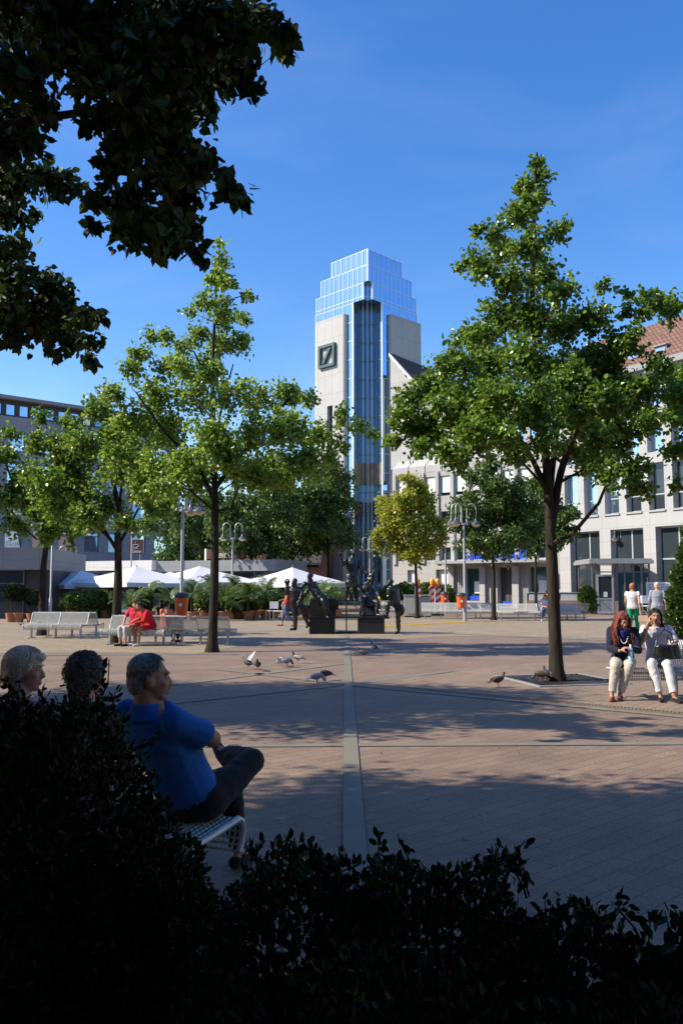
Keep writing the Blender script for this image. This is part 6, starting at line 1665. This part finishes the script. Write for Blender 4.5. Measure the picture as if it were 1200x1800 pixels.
# tall man in a long coat, one hand raised, the other reaching out
def coat(b, J):
    b.loft([sect(S(x, y, d), V((1, -.1, 0)), V((0, 0, 1)), rx, ry) for x, y, d, rx, ry in ((556, 452, .55, .23, .20), (552, 420, .56, .235, .2), (556, 350, .58, .22, .18), (556, 290, .6, .225, .17), (556, 262, .6, .19, .13))])
    b.loft([[S(515, 452, .5), S(540, 452, .48), S(540, 452, .6), S(515, 452, .6)], [S(520, 340, .5), S(548, 340, .48), S(548, 340, .6), S(520, 340, .6)]])
bfig('coat_figure', F_, dict(pelvis=(550, 400, .6), waist=(553, 350, .6), chest=(556, 290, .6), neck=(560, 238, .6), head=(564, 206, .58), shL=(515, 262, .55), shR=(600, 270, .62), elL=(492, 292, .42), haL=(478, 240, .36), elR=(632, 338, .5), haR=(665, 355, .4),
      hipL=(533, 410, .6), hipR=(568, 410, .6), knL=(520, 475, .58), knR=(578, 475, .62), anL=(513, 532, .6), anR=(582, 528, .62), toL=(497, 545, .45), toR=(575, 543, .48)), face=(.55, -.8, .1), parts=(coat,))
# crouching musician on the rock looking up, arm raised to the hand above
def skirtR(b, J):
    b.loft([sect(S(x, y, d), V((1, -.3, 0)), V((0, 0, 1)), rx, ry) for x, y, d, rx, ry in ((690, 585, .5, .30, .26), (675, 540, .52, .27, .24), (660, 490, .55, .2, .17))])
    for i in range(5): b.tube([S(640 + i * 16, 445 + i * 4, .5), S(655 + i * 22, 520 + i * 10, .36), S(662 + i * 22, 580 + i * 6, .28)], [.03, .04, .03], 7)
bfig('crouching_figure', F_, dict(pelvis=(672, 545, .55), waist=(665, 510, .55), chest=(652, 465, .52), neck=(668, 420, .48), head=(685, 396, .44), shL=(625, 440, .5), shR=(684, 446, .46), elL=(600, 462, .42), haL=(632, 500, .3), elR=(708, 392, .4), haR=(712, 332, .38),
      hipL=(655, 550, .5), hipR=(690, 552, .5), knL=(618, 535, .2), knR=(735, 560, .2), anL=(638, 628, .1), anR=(725, 640, .15), toL=(625, 645, -.02), toR=(750, 648, .02)), face=(.4, -.6, .6), parts=(skirtR,))
# figure leaning back over the left plinth, leg hanging down
def drapeL(b, J):
    b.loft([sect(S(x, y, d), V((.8, 0, -.5)), V((.6, 0, -.7)), rx, ry) for x, y, d, rx, ry in ((265, 425, .3, .16, .12), (290, 480, .3, .2, .16), (320, 520, .25, .22, .18), (352, 548, .2, .17, .13))])
    for i in range(4): b.tube([S(300 + i * 8, 470 + i * 8, .15), S(320 + i * 10, 530 + i * 6, .10), S(322 + i * 12, 585, .1)], [.03, .035, .02], 7)
bfig('leaning_figure', F_, dict(pelvis=(310, 505, .3), waist=(290, 470, .32), chest=(266, 425, .32), neck=(258, 398, .30), head=(258, 376, .26), shL=(222, 432, .2), shR=(292, 428, .4), elL=(186, 470, .15), haL=(186, 530, .1), elR=(240, 480, .1), haR=(200, 540, .15),
      hipL=(318, 515, .2), hipR=(325, 505, .4), knL=(354, 552, .0), knR=(372, 545, .3), anL=(372, 640, -.02), anR=(385, 625, .3), toL=(388, 664, -.18), toR=(402, 648, .15)), face=(-.5, -.8, .2), parts=(drapeL,))
# free standing figures on the paving
BO = 'bronze figures standing on the paving at the fountain'
b0_ = S(160, 745, -.1) + FO; t = thing('bronze_statue', 'bronze figure holding up a ring standing at the left of the fountain', 'statue', (FO.x, FO.y, 0), 0, BO)
def ringp(b, J):
    c = S(102, 415, -.15); b.tube([c + V((math.cos(a) * .075, 0, math.sin(a) * .075)) for a in [i * math.pi / 9 for i in range(19)]], .02, 7)
    b.loft([sect(S(x, y, -.1), V((1, 0, 0)), V((0, 0, 1)), rx, ry) for x, y, rx, ry in ((215, 640, .20, .13), (212, 600, .22, .15), (165, 560, .2, .15), (155, 510, .17, .13))])
bfig('figure', t, dict(pelvis=(160, 560, -.1), waist=(156, 520, -.1), chest=(152, 475, -.1), neck=(150, 444, -.1), head=(150, 420, -.12), shL=(118, 468, -.1), shR=(184, 466, -.1), elL=(100, 498, -.15), haL=(100, 448, -.15), elR=(206, 500, -.2), haR=(190, 545, -.25),
      hipL=(148, 575, -.1), hipR=(176, 575, -.1), knL=(158, 655, -.12), knR=(220, 640, -.05), anL=(160, 735, -.1), anR=(248, 710, -.05), toL=(130, 745, -.2), toR=(240, 730, -.15)), face=(-.6, -.8, 0), parts=(ringp,))
t = thing('bronze_statue', 'bare bronze boy with one knee raised and a ball right of the fountain', 'statue', (FO.x, FO.y, 0), 0, BO)
def ball(b, J): b.ell(S(890, 612, -.1), (.15, .14, .20))
bfig('figure', t, dict(pelvis=(856, 545, -.1), waist=(848, 510, -.1), chest=(838, 475, -.1), neck=(828, 448, -.1), head=(819, 424, -.12), shL=(812, 470, -.2), shR=(864, 470, 0), elL=(806, 520, -.25), haL=(830, 560, -.2), elR=(880, 535, -.05), haR=(886, 580, -.05),
      hipL=(846, 555, -.15), hipR=(866, 555, -.05), knL=(800, 572, -.3), knR=(872, 660, -.1), anL=(793, 650, -.3), anR=(876, 755, -.1), toL=(765, 645, -.38), toR=(845, 775, -.2)), face=(-.8, -.5, -.1), parts=(ball,), head_s=.95)
o = MB().box(tuple(S(770, 669, -.5)), tuple(S(812, 660, -.1))).build('ledge', M['plinth'], F_, bevel=.006)

# ------------------------------------------------------------------ pigeons
M['pg_dark'] = mat('slate feathers', (0.035, 0.038, 0.045), .6, 0, .25, 30); M['pg_light'] = mat('pale grey feathers', (0.34, 0.35, 0.37), .6, 0, .25, 25); M['pg_brown'] = mat('brown feathers', (0.07, 0.045, 0.038), .6, 0, .3, 30); M['pg_leg'] = mat('pink legs', (0.45, 0.12, 0.09), .6)
def pigeon(body, wing, peck=False, up=False):
    t = thing('pigeon', 'x', 'pigeon')
    b = MB(); b.ell((0, 0, .15), (.062, .12, .066), Matrix.Rotation(RAD(12), 3, 'X'), 14)
    hd = V((0, .16, .07)) if peck else V((0, .125, .265)); nk = V((0, .10, .17))
    b.limb([V((0, .06, .16)), nk, hd], [.052, .036, .024]); b.ell(hd + V((0, .008, .006)), (.024, .030, .025))
    b.loft([[V((x * w, y, z + d * .008)) for x, d in ((-1, -1), (1, -1), (1, 1), (-1, 1))] for y, z, w in ((-.08, .145, .04), (-.15, .12, .035), (-.235, .095, .045))])
    bo = b.organic('body', M[body], t, .006, 3)
    q = hd + (V((0, .02, -.022)) if peck else V((0, .036, 0))); e = q + (V((0, .006, -.02)) if peck else V((0, .022, -.007)))
    MB().tube([q, e], [.006, .0015], 6).build('beak', M['pg_dark'], t)
    for s in (-1, 1):
        w = MB()
        if up:
            w.loft([[V((s * x, y - c, z)), V((s * x, y + c, z)), V((s * (x + .006), y + c, z)), V((s * (x + .006), y - c, z))] for x, y, z, c in ((.05, .04, .18, .05), (.10, -.01, .29, .06), (.15, -.09, .41, .02))])
            w.build('wing', M[wing], t)
        else:
            w.ell((s * .05, -.03, .155), (.022, .125, .048), Matrix.Rotation(RAD(12), 3, 'X'), 12); w.build('wing', M[wing], t, smooth=True)
        l = MB(); l.tube([(s * .025, .01, .10), (s * .025, .0, .05), (s * .026, .01, .006)], [.010, .006, .005], 6)
        for a in (-.5, 0, .5): l.tube([(s * .026, .01, .006), (s * .026 + math.sin(a) * .035, .01 + math.cos(a) * .035, .005)], .004, 5)
        l.build('leg', M['pg_leg'], t)
    return t
protos = {}
PG = 'pigeons on the paving'
for px, py, rz, b, w, pk, up, lb in ((436, 1177, 60, 'pg_dark', 'pg_light', 0, 1, 'pigeon with both wings raised'), (453, 1180, 180, 'pg_dark', 'pg_dark', 0, 0, 'dark pigeon facing the camera beside the one with raised wings'), (494, 1171, 40, 'pg_light', 'pg_dark', 1, 0, 'pale pigeon pecking with its tail towards another pigeon'), (504, 1173, -60, 'pg_dark', 'pg_light', 1, 0, 'pigeon with pale wings pecking in the middle pair'), (523, 1166, 75, 'pg_dark', 'pg_light', 0, 0, 'pigeon with dark head and pale wings standing alone left of the stone band'), (557, 1203, -75, 'pg_light', 'pg_light', 1, 0, 'pale barred pigeon pecking nearest to the camera'), (572, 1197, 120, 'pg_dark', 'pg_dark', 1, 0, 'dark pigeon pecking behind the pale barred one'), (637, 1157, 75, 'pg_dark', 'pg_dark', 0, 0, 'slate pigeon in the shade right of the stone band'), (657, 1146, 30, 'pg_dark', 'pg_light', 0, 0, 'farther pigeon with white tail in the shade right of the stone band'), (875, 1209, -70, 'pg_brown', 'pg_brown', 0, 0, 'dark brown pigeon walking at the corner of the tree grate'), (950, 1200, 80, 'pg_brown', 'pg_brown', 1, 0, 'brown pigeon sitting on the grate against the trunk'), (960, 1198, 10, 'pg_dark', 'pg_dark', 0, 0, 'slate pigeon behind the brown one at the trunk'), (37, 1102, 90, 'pg_dark', 'pg_light', 0, 0, 'distant pigeon at the left edge near the bench')):
    k = (b, w, pk, up); first = k not in protos
    if first: protos[k] = pigeon(b, w, pk, up)
    g = ground(px, py); place(protos[k], first, (g.x, g.y, .024 if 940 < px < 970 else .012), RAD(rz), lb, PG, .82)
